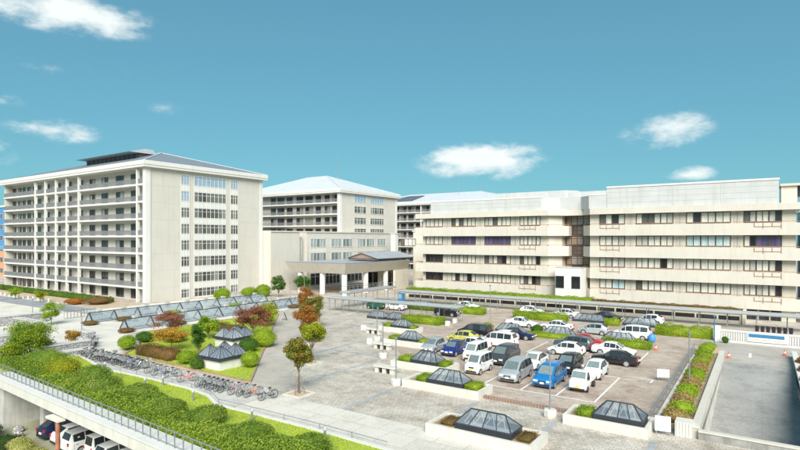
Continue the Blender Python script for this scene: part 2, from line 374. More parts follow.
# ================================================================== GROUND
LOW = -4.4
sheet('ground', rect(-2500, 2500, -300, 3000), LOW, 'terrain')
RX0, RX1, RY0, RY1 = -3.3, 2.6, 38.4, 64.2           # the ramp opening
DK = R(-2.7); DX, DY = -57.5, 19.88                 # the deck edge runs a little askew
def deck_y(x): return DY + math.tan(DK) * (x - DX)
pz = MB()
pz.prism([(-420, deck_y(-420)), (-57.5, DY), (RX0, deck_y(RX0)), (RX0, 420), (-420, 420)], -.5, 0); pz.box(RX1, 420, 19.6, 420, -.5, 0); pz.box(RX0, RX1, RY1, 420, -.5, 0); pz.box(RX0, RX1, 19.6, RY0, -.5, 0)
struct('plaza', pz, 'granite_setts')
struct('added_dark_wall', MB().box(-420, RX0 - .6, 27.5, 28, LOW, -.51), 'concrete_dark')  # wall added to keep the space under the deck dark
sheet('lower_yard', rect(-75, 30, 4, 27.5), LOW + .005, 'lower_yard')
# ramp down to the basement
rp = MB(); rp.add([(RX0, RY1, -.001), (RX1, RY1, -.001), (RX1, 20, -5.4), (RX0, 20, -5.4)], [(3, 2, 1, 0)])
tag(rp.build('ramp', 'ramp_concrete', fix=True), kind='structure')
sheet('parking_lot', [(-18.2, 38.75), (-6.1, 38.75), (-6.1, 87.6), (-56, 87.6), (-56, 76), (-50, 70), (-43.2, 61.3), (-37.2, 54), (-30.2, 45.3), (-25.2, 40.6), (-18.2, 40.6)], .005, 'parking_pavers')
sheet('forecourt_lane', rect(-6.1, 12, 64.3, 87.6), .006, 'asphalt_lane')
sheet('walkway', [(-32.6, 30.3), (-32.6, 26.3), (-30.4, 25.6), (30, 25.6), (30, 30.3)], .009, 'path_slabs')
sheet('bicycle_path', [(-32.7, 30.9), (-66, 30.9), (-66, 25.5), (-32.7, 25.4)], .006, 'bike_path')
sheet('garden_path', [(-36.3, 31.0), (-32.6, 31.0), (-32.6, 31.9), (-64.0, 66), (-71, 74.5), (-74, 74), (-67.6, 64.2)], .007, 'garden_path')
sheet('terrace', [(-66.1, 24), (-58, 31.0), (-60, 34), (-69.4, 38.5), (-69.4, 76), (-98, 76), (-98, 24)], .005, 'light_terrace')
sheet('service_road', rect(-190, -98.3, 44.2, 49.0), .012, 'asphalt_grey')
sheet('road', [(-98.2, 24), (-98.2, 50), (-190, 50), (-190, 24)], .006, 'light_terrace')
for (x, y0, y1) in ((-25.5, 30.4, 37.6), (-33.1, 31.9, 46), (-40.7, 41, 53.5), (-48.3, 49.4, 66), (-11.75, 30.4, 36.6), (-5.5, 30.4, 36.6), (-18.1, 32.6, 37.6)):
    sheet('paving_strip', rect(x - .2, x + .2, y0, y1), .013, 'strip_slate')
for (y, x0, x1) in ((46.2, -40.4, -33.4),):
    sheet('paving_strip', rect(x0, x1, y - .22, y + .22), .017, 'strip_slate')
# parking bay lines
ln = []
for x in (-10.65, -13.65, -16.6, -19.95, -23.4): ln.append(rect(x - .07, x + .07, 42.5, 51.0))
ln.append(rect(-27.0, -10.5, 42.3, 42.44)); ln.append(rect(-23.4, -10.5, 51.05, 51.2))
for x in (-10.4, -13.1, -15.9, -18.7, -21.6): ln.append(rect(x - .07, x + .07, 57.2, 64.3))
ln.append(rect(-10.6, -8.0, 51.9, 52.03)); ln.append(rect(-8.1, -7.96, 50.8, 51.8))
for q in ln: sheet('bay_line', q, .014, 'paint_white')
for x in (-5.2, -1.2): sheet('arrow_mark', rect(x, x + .25, 67.5, 70), .014, 'paint_white')

# lawn beds: earth sheets with grass blades
EDGE = [(-62, 28.4), (-59, 28.0), (-56, 27.4), (-52.5, 26.6), (-50, 26.8), (-45, 27.1), (-39.5, 27.1), (-36.5, 26.7), (-34, 25.6), (-30.5, 25.75), (-24, 25.85), (-18.5, 25.75), (0, 25.75)]
def edge_y(x):
    for (a, b), (c, d) in zip(EDGE, EDGE[1:]):
        if a <= x <= c: return b + (d - b) * (x - a) / (c - a)
    return EDGE[-1][1]
bank_pts = EDGE + [(0, deck_y(0) + 1.15), (-62, deck_y(-62) + 1.15)]
sheet('lawn_strip', bank_pts, .03, 'lawn_earth')
kb = MB(); kb.wall([(x, y) for x, y in EDGE], .28, .0, .10); struct('path_kerb', kb, 'white_trim')
GARDEN = [(-57.2, 31.6), (-37.2, 31.6), (-66.6, 62.5), (-68.4, 62.0), (-68.4, 40), (-60.2, 35)]
sheet('garden_lawn', GARDEN, .03, 'lawn_earth')
kb = MB(); kb.wall(GARDEN + GARDEN[:1], -.18, 0, .12); struct('garden_kerb', kb, 'gravel_soil')
sheet('garden_soil_edge', [(-57.2, 30.95), (-36.4, 30.95), (-36.9, 31.55), (-57.2, 31.55)], .016, 'dry_soil')

def np_mesh(name, verts, faces, mat):
    me = bpy.data.meshes.new(name); n, k = len(verts), faces.shape[1]
    me.vertices.add(n); me.vertices.foreach_set('co', np.asarray(verts, np.float32).ravel())
    me.loops.add(faces.size); me.loops.foreach_set('vertex_index', faces.astype(np.int32).ravel())
    me.polygons.add(len(faces)); me.polygons.foreach_set('loop_start', np.arange(0, faces.size, k, dtype=np.int32))
    me.update(calc_edges=True); me.materials.append(MAT[mat]); return me
def leaf_quads(P, Nn, size, jit=.6):
    """one quad a leaf at points P, facing roughly Nn"""
    n = len(P); N = Nn + NP.normal(0, jit, (n, 3)); N /= np.linalg.norm(N, axis=1)[:, None] + 1e-9
    T = np.cross(N, NP.normal(0, 1, (n, 3))); T /= np.linalg.norm(T, axis=1)[:, None] + 1e-9; B = np.cross(N, T)
    s = size * NP.uniform(.6, 1.35, (n, 1)); a = T * s * .5; b = B * s * .36
    V = np.stack([P - a, P + b * .9, P + a, P - b * .9], 1).reshape(-1, 3)
    return V, np.arange(4 * n).reshape(-1, 4)
def grass_blades(name, pts, n, h, mat, z=.03):
    xs = [p[0] for p in pts]; ys = [p[1] for p in pts]
    P = np.stack([NP.uniform(min(xs), max(xs), n * 2), NP.uniform(min(ys), max(ys), n * 2)], 1)
    ins = np.zeros(len(P), bool); k = len(pts)
    for i in range(k):
        (x1, y1), (x2, y2) = pts[i], pts[(i + 1) % k]
        if y1 == y2: continue
        c = ((y1 > P[:, 1]) != (y2 > P[:, 1])) & (P[:, 0] < (x2 - x1) * (P[:, 1] - y1) / (y2 - y1) + x1); ins ^= c
    P = P[ins][:n]; n = len(P); a = NP.uniform(0, 6.28, n); w = .028
    d = np.stack([np.cos(a), np.sin(a), np.zeros(n)], 1) * w; base = np.column_stack([P, np.full(n, z)])
    top = base + np.column_stack([NP.normal(0, h * .45, n), NP.normal(0, h * .45, n), h * NP.uniform(.5, 1.3, n)])
    V = np.stack([base - d, base + d, top], 1).reshape(-1, 3)
    return obj(name, np_mesh(name, V, np.arange(3 * n).reshape(-1, 3), mat))
tag(grass_blades('grass', bank_pts, 60000, .075, 'grass'), 'mown bright green grass strip beside the bicycle path', 'grass', kind='stuff')
tag(grass_blades('grass', GARDEN, 45000, .08, 'grass'), 'mown green lawn of the triangular garden', 'grass', kind='stuff')

# ground-cover bank between the lawn strip and the deck railing
def bank_h(x, y):
    e = edge_y(x); lo = deck_y(x) + 1.15; w = (e - y) / (e - lo) if y > lo else -1                  # 0 at path edge, 1 at railing
    ns = .5 + .5 * math.sin(x * .9 + 1.3 * math.sin(y * 1.1)) * math.sin(y * 1.4 + x * .37)
    t_ = max(0, min(1, (w - .42 - .08 * math.sin(x * .55)) / .14)); t_ = t_ * t_ * (3 - 2 * t_)
    q_ = max(0, min(1, (y - lo) / .55)); t_ *= .25 + .75 * q_ * (2 - q_)
    return t_ * (.52 + .36 * ns + .35 * max(0, math.sin(x * .33 + 2.2)) ** 3)
n = 260000
xs = NP.uniform(-61.5, -6, n); ys = NP.uniform(18.2, 27.5, n)
hs = np.array([bank_h(a, b_) for a, b_ in zip(xs, ys)]); k = hs > .06
xs, ys, hs = xs[k], ys[k], hs[k]; P = np.column_stack([xs, ys, .05 + hs * NP.uniform(.72, 1.06, len(xs))])
V, Fq = leaf_quads(P, np.tile([0, -.15, 1.], (len(P), 1)), .14, .65)
gx_, gy_ = np.linspace(-61.5, -6, 220), np.linspace(18.5, 27.5, 60)
core = np.array([(a, b_, .04 + bank_h(a, b_) * .72) for b_ in gy_ for a in gx_]); ci = np.arange(60 * 220).reshape(60, 220)
keep = np.array([bank_h(a, b_) > .1 for b_ in gy_ for a in gx_]).reshape(60, 220)
Fc = np.stack([ci[:-1, :-1], ci[:-1, 1:], ci[1:, 1:], ci[1:, :-1]], -1)[keep[:-1, :-1] & keep[1:, 1:]].reshape(-1, 4)
tag(obj('ground_cover', np_mesh('ground_cover', np.vstack([V, core]), np.vstack([Fq, Fc + len(V)]), 'leaf_bank')), 'dense bright green ground cover filling the bank behind the deck railing', 'ground cover', kind='stuff')

# ================================================================== PLANTS
def blob_leaves(c, r, n, size, mat_unused=None, shell=.55, flat=1.0, lumps=7, core=True):
    """leaf quads through a lumpy ellipsoid of radii r round c"""
    c = np.array(c); r = np.array(r)
    L = NP.normal(0, 1, (lumps, 3)); L /= np.linalg.norm(L, axis=1)[:, None]; A = NP.uniform(-.05, .26, lumps)
    D = NP.normal(0, 1, (n, 3)); D /= np.linalg.norm(D, axis=1)[:, None]
    if flat: D[:, 2] = np.where(D[:, 2] < -.35, -D[:, 2] * .4, D[:, 2]); D /= np.linalg.norm(D, axis=1)[:, None]
    rad = 1 + (np.clip(D @ L.T - .55, 0, 1) / .45 * A).sum(1)
    u = NP.uniform(shell, 1.03, n); P = c + D * (rad * u)[:, None] * r
    V, Fq = leaf_quads(P, D, size, .7)
    if core:
        q = 14; th = np.linspace(0, 2 * np.pi, q, endpoint=False); ph = np.linspace(-1.2, 1.5, 8)
        CV = np.array([(math.cos(p_) * math.cos(a), math.cos(p_) * math.sin(a), math.sin(p_)) for p_ in ph for a in th])
        rr = 1 + (np.clip(CV @ L.T - .55, 0, 1) / .45 * A).sum(1); CV = c + CV * rr[:, None] * r * .8
        ii = np.arange(8 * q).reshape(8, q); CF = np.stack([ii[:-1], np.roll(ii[:-1], -1, 1), np.roll(ii[1:], -1, 1), ii[1:]], -1).reshape(-1, 4)
        V = np.vstack([V, CV]); Fq = np.vstack([Fq, CF + len(Fq) * 4])
    return V, Fq
def shrub(label, x, y, r, h, mat, size=.13, n=1400, z=0., name='shrub', ry=None, group=None):
    t = thing(name, label, 'shrub', (x, y, z), 0, group); size *= .72; n = int(n * 1.8)
    V, Fq = blob_leaves((0, 0, h * .48), (r, ry or r, h * .55), n, size, shell=.78)
    obj('foliage', np_mesh('foliage', V, Fq, mat), t)
    st = MB()
    for k in range(4):
        a = k * 1.6 + .3; st.tube([(.05 * math.cos(a), .05 * math.sin(a), 0), (r * .4 * math.cos(a), r * .4 * math.sin(a), h * .55)], [.03, .015], 5)
    st.build('stem', 'bark', t); return t
def hedge(label, x0, x1, y0, y1, h, mat, size=.13, dens=60, z=0., group=None, name='hedge'):
    cx, cy = (x0 + x1) / 2, (y0 + y1) / 2; lx, ly = x1 - x0, y1 - y0
    t = thing(name, label, 'hedge', (cx, cy, z), 0, group); size *= .62; dens *= 2.3
    Ps, Ns = [], []
    def top(px): return h * (1 + .10 * math.sin(px * 1.7 + cx) + .07 * math.sin(px * 4.1 + cy))
    n = int(dens * lx * ly); a = NP.uniform(-lx / 2, lx / 2, n); b_ = NP.uniform(-ly / 2, ly / 2, n)
    zz = np.array([top(q) for q in a]); edge = np.minimum(1, (ly / 2 - np.abs(b_)) / .25 + .35) * np.minimum(1, (lx / 2 - np.abs(a)) / .25 + .35)
    Ps.append(np.column_stack([a, b_, zz * (.80 + .2 * edge) * NP.uniform(.9, 1.05, n)])); Ns.append(np.tile([0, 0, 1.], (n, 1)))
    for sy in (-1, 1):
        n = int(dens * lx * h); a = NP.uniform(-lx / 2, lx / 2, n); q = NP.uniform(.03, .92, n); zt = np.array([top(k) for k in a])
        Ps.append(np.column_stack([a, sy * (ly / 2 + NP.normal(0, .05, n) + .06 * np.sin(a * 2.3)), q * zt])); Ns.append(np.tile([0, sy, .3], (n, 1)))
    for sx in (-1, 1):
        n = int(dens * ly * h); a = NP.uniform(-ly / 2, ly / 2, n); q = NP.uniform(.03, .92, n)
        Ps.append(np.column_stack([sx * (lx / 2 + NP.normal(0, .05, n)), a, q * top(sx * lx / 2)])); Ns.append(np.tile([sx, 0, .3], (n, 1)))
    V, Fq = leaf_quads(np.vstack(Ps), np.vstack(Ns), size, .6)
    cb = MB().box(-lx / 2 + .1, lx / 2 - .1, -ly / 2 + .1, ly / 2 - .1, .0, h * .8)
    V2, F2 = np.array(cb.v), np.array(cb.f)
    obj('foliage', np_mesh('foliage', np.vstack([V, V2]), np.vstack([Fq, F2 + len(V)]), mat), t)
    st = MB()
    for k in range(max(2, int(lx))): st.tube([(-lx / 2 + (k + .5) * lx / max(2, int(lx)), 0, 0), (-lx / 2 + (k + .5) * lx / max(2, int(lx)), 0, h * .5)], [.03, .02], 5)
    st.build('stem', 'bark', t); return t
def tree(label, x, y, h, r, mat, trunk_h, n=2600, size=.2, z=0., clumps=16, flat=1., stakes=False, name='tree', group=None, tr=.07):
    t = thing(name, label, 'tree', (x, y, z), 0, group); size *= .8; n = int(n * 1.5)
    cz = (h + trunk_h) / 2; hz = (h - trunk_h) / 2 * 1.05
    tb = MB(); lean = random.uniform(-.1, .1)
    tb.tube([(0, 0, 0), (lean * .4, .03, trunk_h * .5), (lean, 0, trunk_h), (lean * 1.2, .05, cz + hz * .5)], [tr, tr * .8, tr * .65, tr * .25], 8)
    Vs, Fs, nv = [], [], 0
    for k in range(clumps):
        d = NP.normal(0, 1, 3); d /= np.linalg.norm(d); u = NP.uniform(.35, .82)
        c = np.array([lean, 0, cz]) + d * u * np.array([r, r, hz]); cr = r * NP.uniform(.28, .46)
        V, Fq = blob_leaves(c, (cr, cr, cr * .72 * flat), n // clumps, size, shell=.25, flat=0, lumps=4, core=False)
        Vs.append(V); Fs.append(Fq + nv); nv += len(V)
        if k < 9: tb.tube([(lean, 0, trunk_h * NP.uniform(.85, 1.1)), tuple((np.array([lean, 0, trunk_h * 1.1]) + c) / 2 + np.array([0, 0, .05])), tuple(c)], [tr * .5, tr * .3, tr * .12], 5)
    obj('crown', np_mesh('crown', np.vstack(Vs), np.vstack(Fs), mat), t); tb.build('trunk', 'bark', t, smooth=50)
    if stakes:
        for k in range(3):
            a = k * 2.09 + .5; MB().tube([(.5 * math.cos(a), .5 * math.sin(a), 0), (.08 * math.cos(a), .08 * math.sin(a), trunk_h * .8)], .035, 6).build('stake', 'stake', t)
    return t
def tree_base(label, x, y, w):
    t = thing('tree_grate', label, 'tree base', (x, y, 0), 0, 'stone squares under the row trees')
    MB().wall([(-w, -w), (w, -w), (w, w), (-w, w), (-w, -w)], .22, 0, .06).build('frame', 'planter_concrete', t)
    MB().box(-w + .23, w - .23, -w + .23, w - .23, 0, .04).build('gravel_bed', 'dry_soil', t)

# ================================================================== BUILDINGS
# a window facing -Y ('y') or +X ('x'); origin at its lower left corner on the wall face
WIN = {}
def window(parent, face, u, plane, z0, w, h, n, frame, gl, transom=None, fw=.08, panes=False, pane_mats=None, depth=.10, thick=()):
    key = (face, round(w, 2), round(h, 2), n, frame, transom, fw, thick)
    if key not in WIN:
        mb = MB()
        def b(a0, a1, c0, c1, d): mb.box(a0, a1, -d, .0, c0, c1)
        b(0, w, 0, fw, depth); b(0, w, h - fw, h, depth); b(0, fw, fw, h - fw, depth); b(w - fw, w, fw, h - fw, depth)
        for i in range(1, n):
            m_ = fw * (1.6 if i in thick else .8); b(i * w / n - m_ / 2, i * w / n + m_ / 2, fw, h - fw, depth * .8)
        if transom: b(fw, w - fw, h * transom - fw * .3, h * transom + fw * .3, depth * .6)
        if face == 'x': mb.v = [(-y, x, z) for x, y, z in mb.v]
        gm = MB().box(0, w, -.025, -.004, 0.01, h - .01); gp = MB().box(0, w / n, -.03, -.004, .01, h - .01)
        if face == 'x':
            gm.v = [(-y, x, z) for x, y, z in gm.v]; gp.v = [(-y, x, z) for x, y, z in gp.v]
        WIN[key] = (mb.mesh('window', frame), gm, gp, {})
    fr, gm, gp, cache = WIN[key]
    loc = (u, plane, z0) if face == 'y' else (plane, u, z0)
    o = obj('window', fr, parent, loc)
    if panes:
        for i in range(n):
            mname = (pane_mats[i] if pane_mats else gl)
            if ('p', mname) not in cache: cache[('p', mname)] = gp.mesh('pane', mname)
            d = i * w / n; obj('pane', cache[('p', mname)], o, (d, 0, 0) if face == 'y' else (0, d, 0))
    else:
        if gl not in cache: cache[gl] = gm.mesh('pane', gl)
        obj('pane', cache[gl], o)
    return o
def railing_mesh(length, h, step, axis='x', mat='rail_grey', bar=.05):
    mb = MB(); n = int(length / step)
    def b(a0, a1, z0, z1, d=.04): mb.box(a0, a1, -d / 2, d / 2, z0, z1) if axis == 'x' else mb.box(-d / 2, d / 2, a0, a1, z0, z1)
    b(0, length, h - .06, h, .07); b(0, length, .08, .13, .05)
    for i in range(n + 1):
        x = i * length / n; b(max(0, x - bar / 2), min(length, x + bar / 2), .13, h - .06)
    return mb.mesh('railing', mat)

def ward_block(name, label, x0, x1, y0, y1, top, floors, roof_mat, front_wins, end_strips, columns, ridge_h, monitor=None, end_heads=None, low=0, roofcols=True):
    """hospital ward block: long balcony front towards -Y, flat end wall towards +X, hipped roof"""
    t = thing(name, label, 'building', (x0, y0, 0))
    ox, oy = x0, y0
    L = lambda x: x - ox
    W = y1 - y0; ln = x1 - x0; bd = 1.7
    w = MB(); w.box(0, ln - .5, bd, W, low, top); w.box(ln - .5, ln, 0, W, low, top); w.box(0, .5, 0, bd, low, top); w.build('wall', 'tower_wall', t)
    MB().box(ln - .9, ln + .12, -.14, .9, low, top - .002).build('corner_pier', 'white_trim', t)
    MB().box(ln - .3, ln + .1, W - .8, W + .1, low, top - .002).build('corner_pier', 'white_trim', t)
    # cornice
    MB().box(-.9, ln + .9, -.9, W + .9, top, top + .45).build('cornice', 'white_trim', t)
    MB().box(-1.0, ln + 1.0, -1.0, W + 1.0, top + .45, top + 1.25).build('cornice', 'white_trim', t)
    # hipped roof
    zt = top + 1.25; d = W * .62; a, b = -.8, -.8; rz = zt + ridge_h
    rm = MB(); rm.add([(-.8, -.8, zt), (ln + .8, -.8, zt), (ln + .8, W + .8, zt), (-.8, W + .8, zt), (d, W / 2, rz), (ln - d, W / 2, rz)],
                      [(0, 1, 5, 4), (1, 2, 5), (2, 3, 4, 5), (3, 0, 4), (3, 2, 1, 0)])
    rf = rm.build('roof', roof_mat, t)
    for i in range(int((ln - 2) / 3)):                        # standing seams on the -Y slope
        x = 1 + i * 3.0; k = min(1, min((x + .8) / (d + .8), (ln + .8 - x) / (d + .8)))
        MB().bar((x, -.75, zt + .03), (x, -.8 + (W / 2 + .8) * k * .98, zt + ridge_h * k * .98 + .03), .08, .06).build('roof_seam', roof_mat, rf)
    for i in range(int(W / 3)):
        y = 1 + i * 3.0; k = min(1, min((y + .8), (W + .8 - y)) / (W / 2 + .8))
        MB().bar((ln + .75, y, zt + .03), (ln + .8 - (d + .8) * k * .98, y, zt + ridge_h * k * .98 + .03), .08, .06).build('roof_seam', roof_mat, rf)
    MB().bar((ln + .8, -.8, zt + .06), (ln - d, W / 2, rz + .06), .25, .1).bar((ln + .8, W + .8, zt + .06), (ln - d, W / 2, rz + .06), .25, .1).bar((d, W / 2, rz + .05), (ln - d, W / 2, rz + .05), .3, .12).build('ridge_cap', 'roof_light', rf)
    rl = railing_mesh(ln - 1.0, 1.0, .17, bar=.075)
    for i, z in enumerate(floors):                            # balcony slabs
        MB().box(.05, ln - .9, -.22, bd, z - .14, z + .22).build('balcony', 'white_trim', t)
        obj('railing', rl, t, (.05, -.06, z + .23))
        for (u, wd) in front_wins:
            wd *= 1.3; window(t, 'y', L(u) - wd / 2, bd, z + .26, wd, 2.35, 2 if wd > 1.6 else 1, 'frame_brown', 'glass_tower', None, .07, panes=True)
    if low == 0 and front_wins:
        for (u, wd) in front_wins: window(t, 'y', L(u) - wd * .65, bd, .35, wd * 1.3, 2.0, 2 if wd > 1.25 else 1, 'frame_brown', 'glass_tower', None, .07, panes=True)
    for u in columns:
        MB().box(L(u) - .17, L(u) + .17, -.32, .25, low, top - .003).build('column', 'white_trim', t)
    for si, (u0, u1, n) in enumerate(end_strips):
        for i, hd in enumerate(end_heads):
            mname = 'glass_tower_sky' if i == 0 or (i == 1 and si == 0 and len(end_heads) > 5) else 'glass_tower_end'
            window(t, 'x', u0 - oy, ln, hd - 2.15, u1 - u0, 2.15, n, 'white_trim', mname, .66, .11, panes=True)
        if len(end_heads) > 5:
            for i, hd in enumerate(end_heads):                # white spandrel panels under the windows
                sp = MB().box(ln, ln + .06, u0 - oy, u1 - oy, max(.3, hd - 3.37), hd - 2.17)
                for k in range(n + 1): yy = u0 - oy + (u1 - u0) * k / n; sp.box(ln + .06, ln + .10, max(u0 - oy, yy - .04), min(u1 - oy, yy + .04), max(.3, hd - 3.37), hd - 2.17)
                sp.build('spandrel', 'white_trim', t)
    # joints of the end wall panels
    jm = MB()
    for z in floors: jm.box(ln, ln + .012, .95, W - .85, z - .02, z + .02)
    strips = [(a_ - oy - .05, b_ - oy + .05) for a_, b_, _ in end_strips]
    if strips:
        jm = MB(); lo, hi = strips[0][0], strips[-1][1]
        for z in floors:
            jm.box(ln, ln + .012, .95, lo, z - .03, z + .03); jm.box(ln, ln + .012, hi, W - .85, z - .03, z + .03)
    jm.build('panel_joint', 'frame_grey', t)
    if monitor:
        mx0, mx1, my0, my1, mz = monitor
        MB().box(mx0 - ox, mx1 - ox, my0 - oy, my1 - oy, mz - 3.5, mz - .35).build('roof_monitor', 'louvre_dark', t)
        mo = MB(); e = .45
        mo.add([(mx0 - ox - e, my0 - oy - 2.6, mz - .35), (mx1 - ox + e, my0 - oy - 2.6, mz - .35), (mx1 - ox + e, my1 - oy + e, mz - .35), (mx0 - ox - e, my1 - oy + e, mz - .35),
                (mx0 - ox, my0 - oy + 1.2, mz + .75), (mx1 - ox, my0 - oy + 1.2, mz + .75), (mx1 - ox, my1 - oy, mz + .75), (mx0 - ox, my1 - oy, mz + .75)],
               [(3, 2, 1, 0), (4, 5, 6, 7), (0, 1, 5, 4), (1, 2, 6, 5), (2, 3, 7, 6), (3, 0, 4, 7)]); mo.build('monitor_roof', 'roof_mid', t)
        for k in range(int((mx1 - mx0) / 2)): MB().box(mx0 - ox + k * 2 + .9, mx0 - ox + k * 2 + 1.05, my0 - oy - .12, my0 - oy, mz - 2.2, mz - .4).build('louvre_post', 'roof_grey', t)
    return t
FL = [2.8 + 3.4 * i for i in range(7)]
TW = [(-164.2, 1.5), (-161, 1.5), (-158.4, 1.2), (-155.4, 1.5), (-152.5, 1.2), (-149.7, 1.2), (-144.9, 1.1), (-139.3, 1.1), (-134, 1.1), (-128.6, 1.1), (-123.7, 1.8), (-118.4, 2.0), (-112.3, 2.3), (-106.9, 1.7)]
ward_block('ward_tower', 'eight storey cream hospital ward block with long balcony rows and grey hipped roof', -166, -99.8, 59.2, 88.6, 26.6, FL, 'roof_grey', TW,
           [(66.8, 68.8, 3), (69.9, 78.1, 8), (79.3, 81.4, 3)], (-147.5, -142.2, -136.8, -131.6, -126.0, -102.6), 5.0, monitor=(-141.5, -117.5, 68.2, 71.5, 32.45), end_heads=[25.9 - 3.4 * i for i in range(8)])
MW = [(-133.5, 1.8), (-130, 2.4), (-126, 2.0), (-121.5, 2.2), (-117.5, 2.4), (-113.6, 1.6), (-110, 1.5), (-107, 1.4)]
ward_block('ward_block', 'ward block with pale roof rising behind the low linking wing', -150, -103.5, 121.7, 151.5, 26.3, [2.9 + 3.4 * i for i in range(7)], 'roof_light', MW,
           [(128.3, 134.3, 4), (136.4, 143.8, 6)], (), 6.2, end_heads=[26.0 - 3.4 * i for i in range(4)])
ward_block('ward_block', 'farthest ward block with dark grey roof panels beyond the office building', -146, -74, 181, 211, 26.0, [2.6 + 3.4 * i for i in range(7)], 'roof_light', [(-143 + i * 3.6, 2.0) for i in range(19)],
           [], (-126, -112), 4.3, end_heads=[])
# dark roof panels lying on the farthest roof
rp_ = MB(); zt = 27.25; 
def slope_z(y): return zt + 4.3 * (y - 180.2) / 15.8 + .18
rp_.add([(-131, 182, slope_z(182)), (-117, 182, slope_z(182)), (-117, 192, slope_z(192)), (-125, 192, slope_z(192)), (-131, 182, slope_z(182) + .1), (-117, 182, slope_z(182) + .1), (-117, 192, slope_z(192) + .1), (-125, 192, slope_z(192) + .1)],
        [(0, 1, 2, 3), (4, 5, 6, 7), (0, 1, 5, 4), (1, 2, 6, 5), (2, 3, 7, 6), (3, 0, 4, 7)])
tag(rp_.build('solar_array', 'roof_edge'), 'dark panel array lying on the farthest pale roof', 'solar panels')

# low linking wing with two visible window rows (faces +X at X=-97)
t = thing('link_wing', 'low cream linking wing with blank side wall behind the entrance canopy', 'building', (-97, 88.8, 0))
b = MB(); b.box(-30, 0, 0, 9.6, 0, 14.2); b.box(-30, -2.2, 9.6, 12.2, 0, 14.0); b.box(-30, 0, 12.2, 52.5, 0, 14.2); b.build('wall', 'tower_wall', t)
MB().box(-30.2, .2, -.0, 9.8, 14.2, 14.5).box(-30.2, .2, 12.1, 52.7, 14.2, 14.5).build('parapet', 'cream', t)
MB().box(-2.0, -1.0, 10.0, 11.6, 0, 13.0).build('downpipe', 'concrete', t)
for (a, b_, n) in ((102.2, 108.3, 5), (110.3, 114.8, 3), (115.2, 119.5, 3), (121.6, 125.6, 3), (126, 130, 3), (131.3, 135.8, 3)):
    for z0, h in ((10.3, 2.3), (6.6, 2.3)):
        window(t, 'x', a - 88.8, 0, z0, b_ - a, h, n, 'white_trim', 'glass_low', None, .12, panes=True)
for (a, b_, n) in ((102.2, 106, 2), (108, 114, 4), (117, 124, 4), (126, 134, 5)): window(t, 'x', a - 88.8, 0, 0.4, b_ - a, 3.2, n, 'frame_grey', 'glass_dark', .7, .12, panes=True)
b = MB(); b.box(.0, .06, 13.0, 47.5, 9.0, 9.15); b.box(0, .06, 13, 47.5, 12.75, 12.9); b.build('band', 'white_trim', t)
for i in range(18): MB().box(.0, .05, 13.3 + i * .36, 13.36 + i * .36, 9.2, 10.2).build('grille_bar', 'white_trim', t)
# white duct tower between the wings
t = thing('duct_tower', 'slim white duct tower rising between the two wings', 'tower', (-92, 131.5, 0))
MB().box(0, 1.6, 0, 1.6, 0, 14).build('shaft', 'white_trim', t); MB().box(-.15, 1.75, -.15, 1.75, 14, 14.25).build('cap', 'white_trim', t)

# connector between the office building and the ward blocks
t = thing('connector_wing', 'cream connecting wing with a dark strip window beside the office building', 'building', (-78, 122, 0))
MB().box(0, 24, 0, 14, 0, 14.4).build('wall', 'cream_wall', t); MB().box(-.2, 24.2, -.2, 14.2, 14.4, 14.8).build('parapet', 'cream', t)
window(t, 'y', gx(401, 122) + 78, 0, 10.6, gx(416, 122) - gx(401, 122), 2.0, 4, 'frame_brown', 'glass_blind', None, .14, panes=True)
for k in range(3): window(t, 'y', 3 + k * 5, 0, 4.6, 3.6, 2.0, 3, 'frame_brown', 'glass_dark', None, .12, panes=True)

# entrance canopy (porte-cochere)
t = thing('entrance_canopy', 'deep cream entrance canopy on round white columns', 'canopy', (-75, 90, 0))
cn = MB(); x0, x1, y0, y1, zb, zt_ = -18.5, 0, 0, 26, 4.8, 7.0
cn.add([(x0 + 1.2, y0 + 1.0, zb), (x1 - 1.0, y0 + 1.0, zb), (x1 - 1.0, y1, zb), (x0 + 1.2, y1, zb), (x0, y0, zt_), (x1, y0, zt_), (x1, y1, zt_), (x0, y1, zt_)],
       [(3, 2, 1, 0), (4, 5, 6, 7), (0, 1, 5, 4), (1, 2, 6, 5), (2, 3, 7, 6), (3, 0, 4, 7)]); cn.build('roof_slab', 'porch_beige', t)
MB().wall([(x0, y0 + .2), (x1 - .2, y0 + .2), (x1 - .2, y1)], .35, zt_ + .002, zt_ + .22).build('roof_edge', 'roof_grey', t)
MB().box(x0 + .5, x1 - .9, y0 + .9, y1 - .2, zt_, zt_ + .12).build('roof_sheet', 'roof_mid', t)
for (x, y) in ((-8.3, 1.8), (-1.8, 1.8), (-1.8, 9.5), (-15.2, 1.8), (-1.8, 17.5), (-8.3, 9.5)):
    MB().lathe([(.62, 0), (.62, 4.79)], (x, y, 0), 20).build('column', 'white_wall', t, smooth=40)
MB().box(-.9, -.3, 19.5, 25.5, 0, 4.79).build('pier_wall', 'cream_wall', t); MB().box(-6, -4.6, 20, 21, 0, 4.79).build('pier_wall', 'cream_wall', t)
bw = MB(); bw.box(-15, -2, 25.6, 25.9, 0, 4.79); bw.build('back_wall', 'cream_wall', t)
for k in range(4): window(t, 'y', -14.6 + k * 3.1, 25.6, .2, 2.6, 3.4, 2, 'frame_dark', 'glass_dark', .75, .12, panes=True)
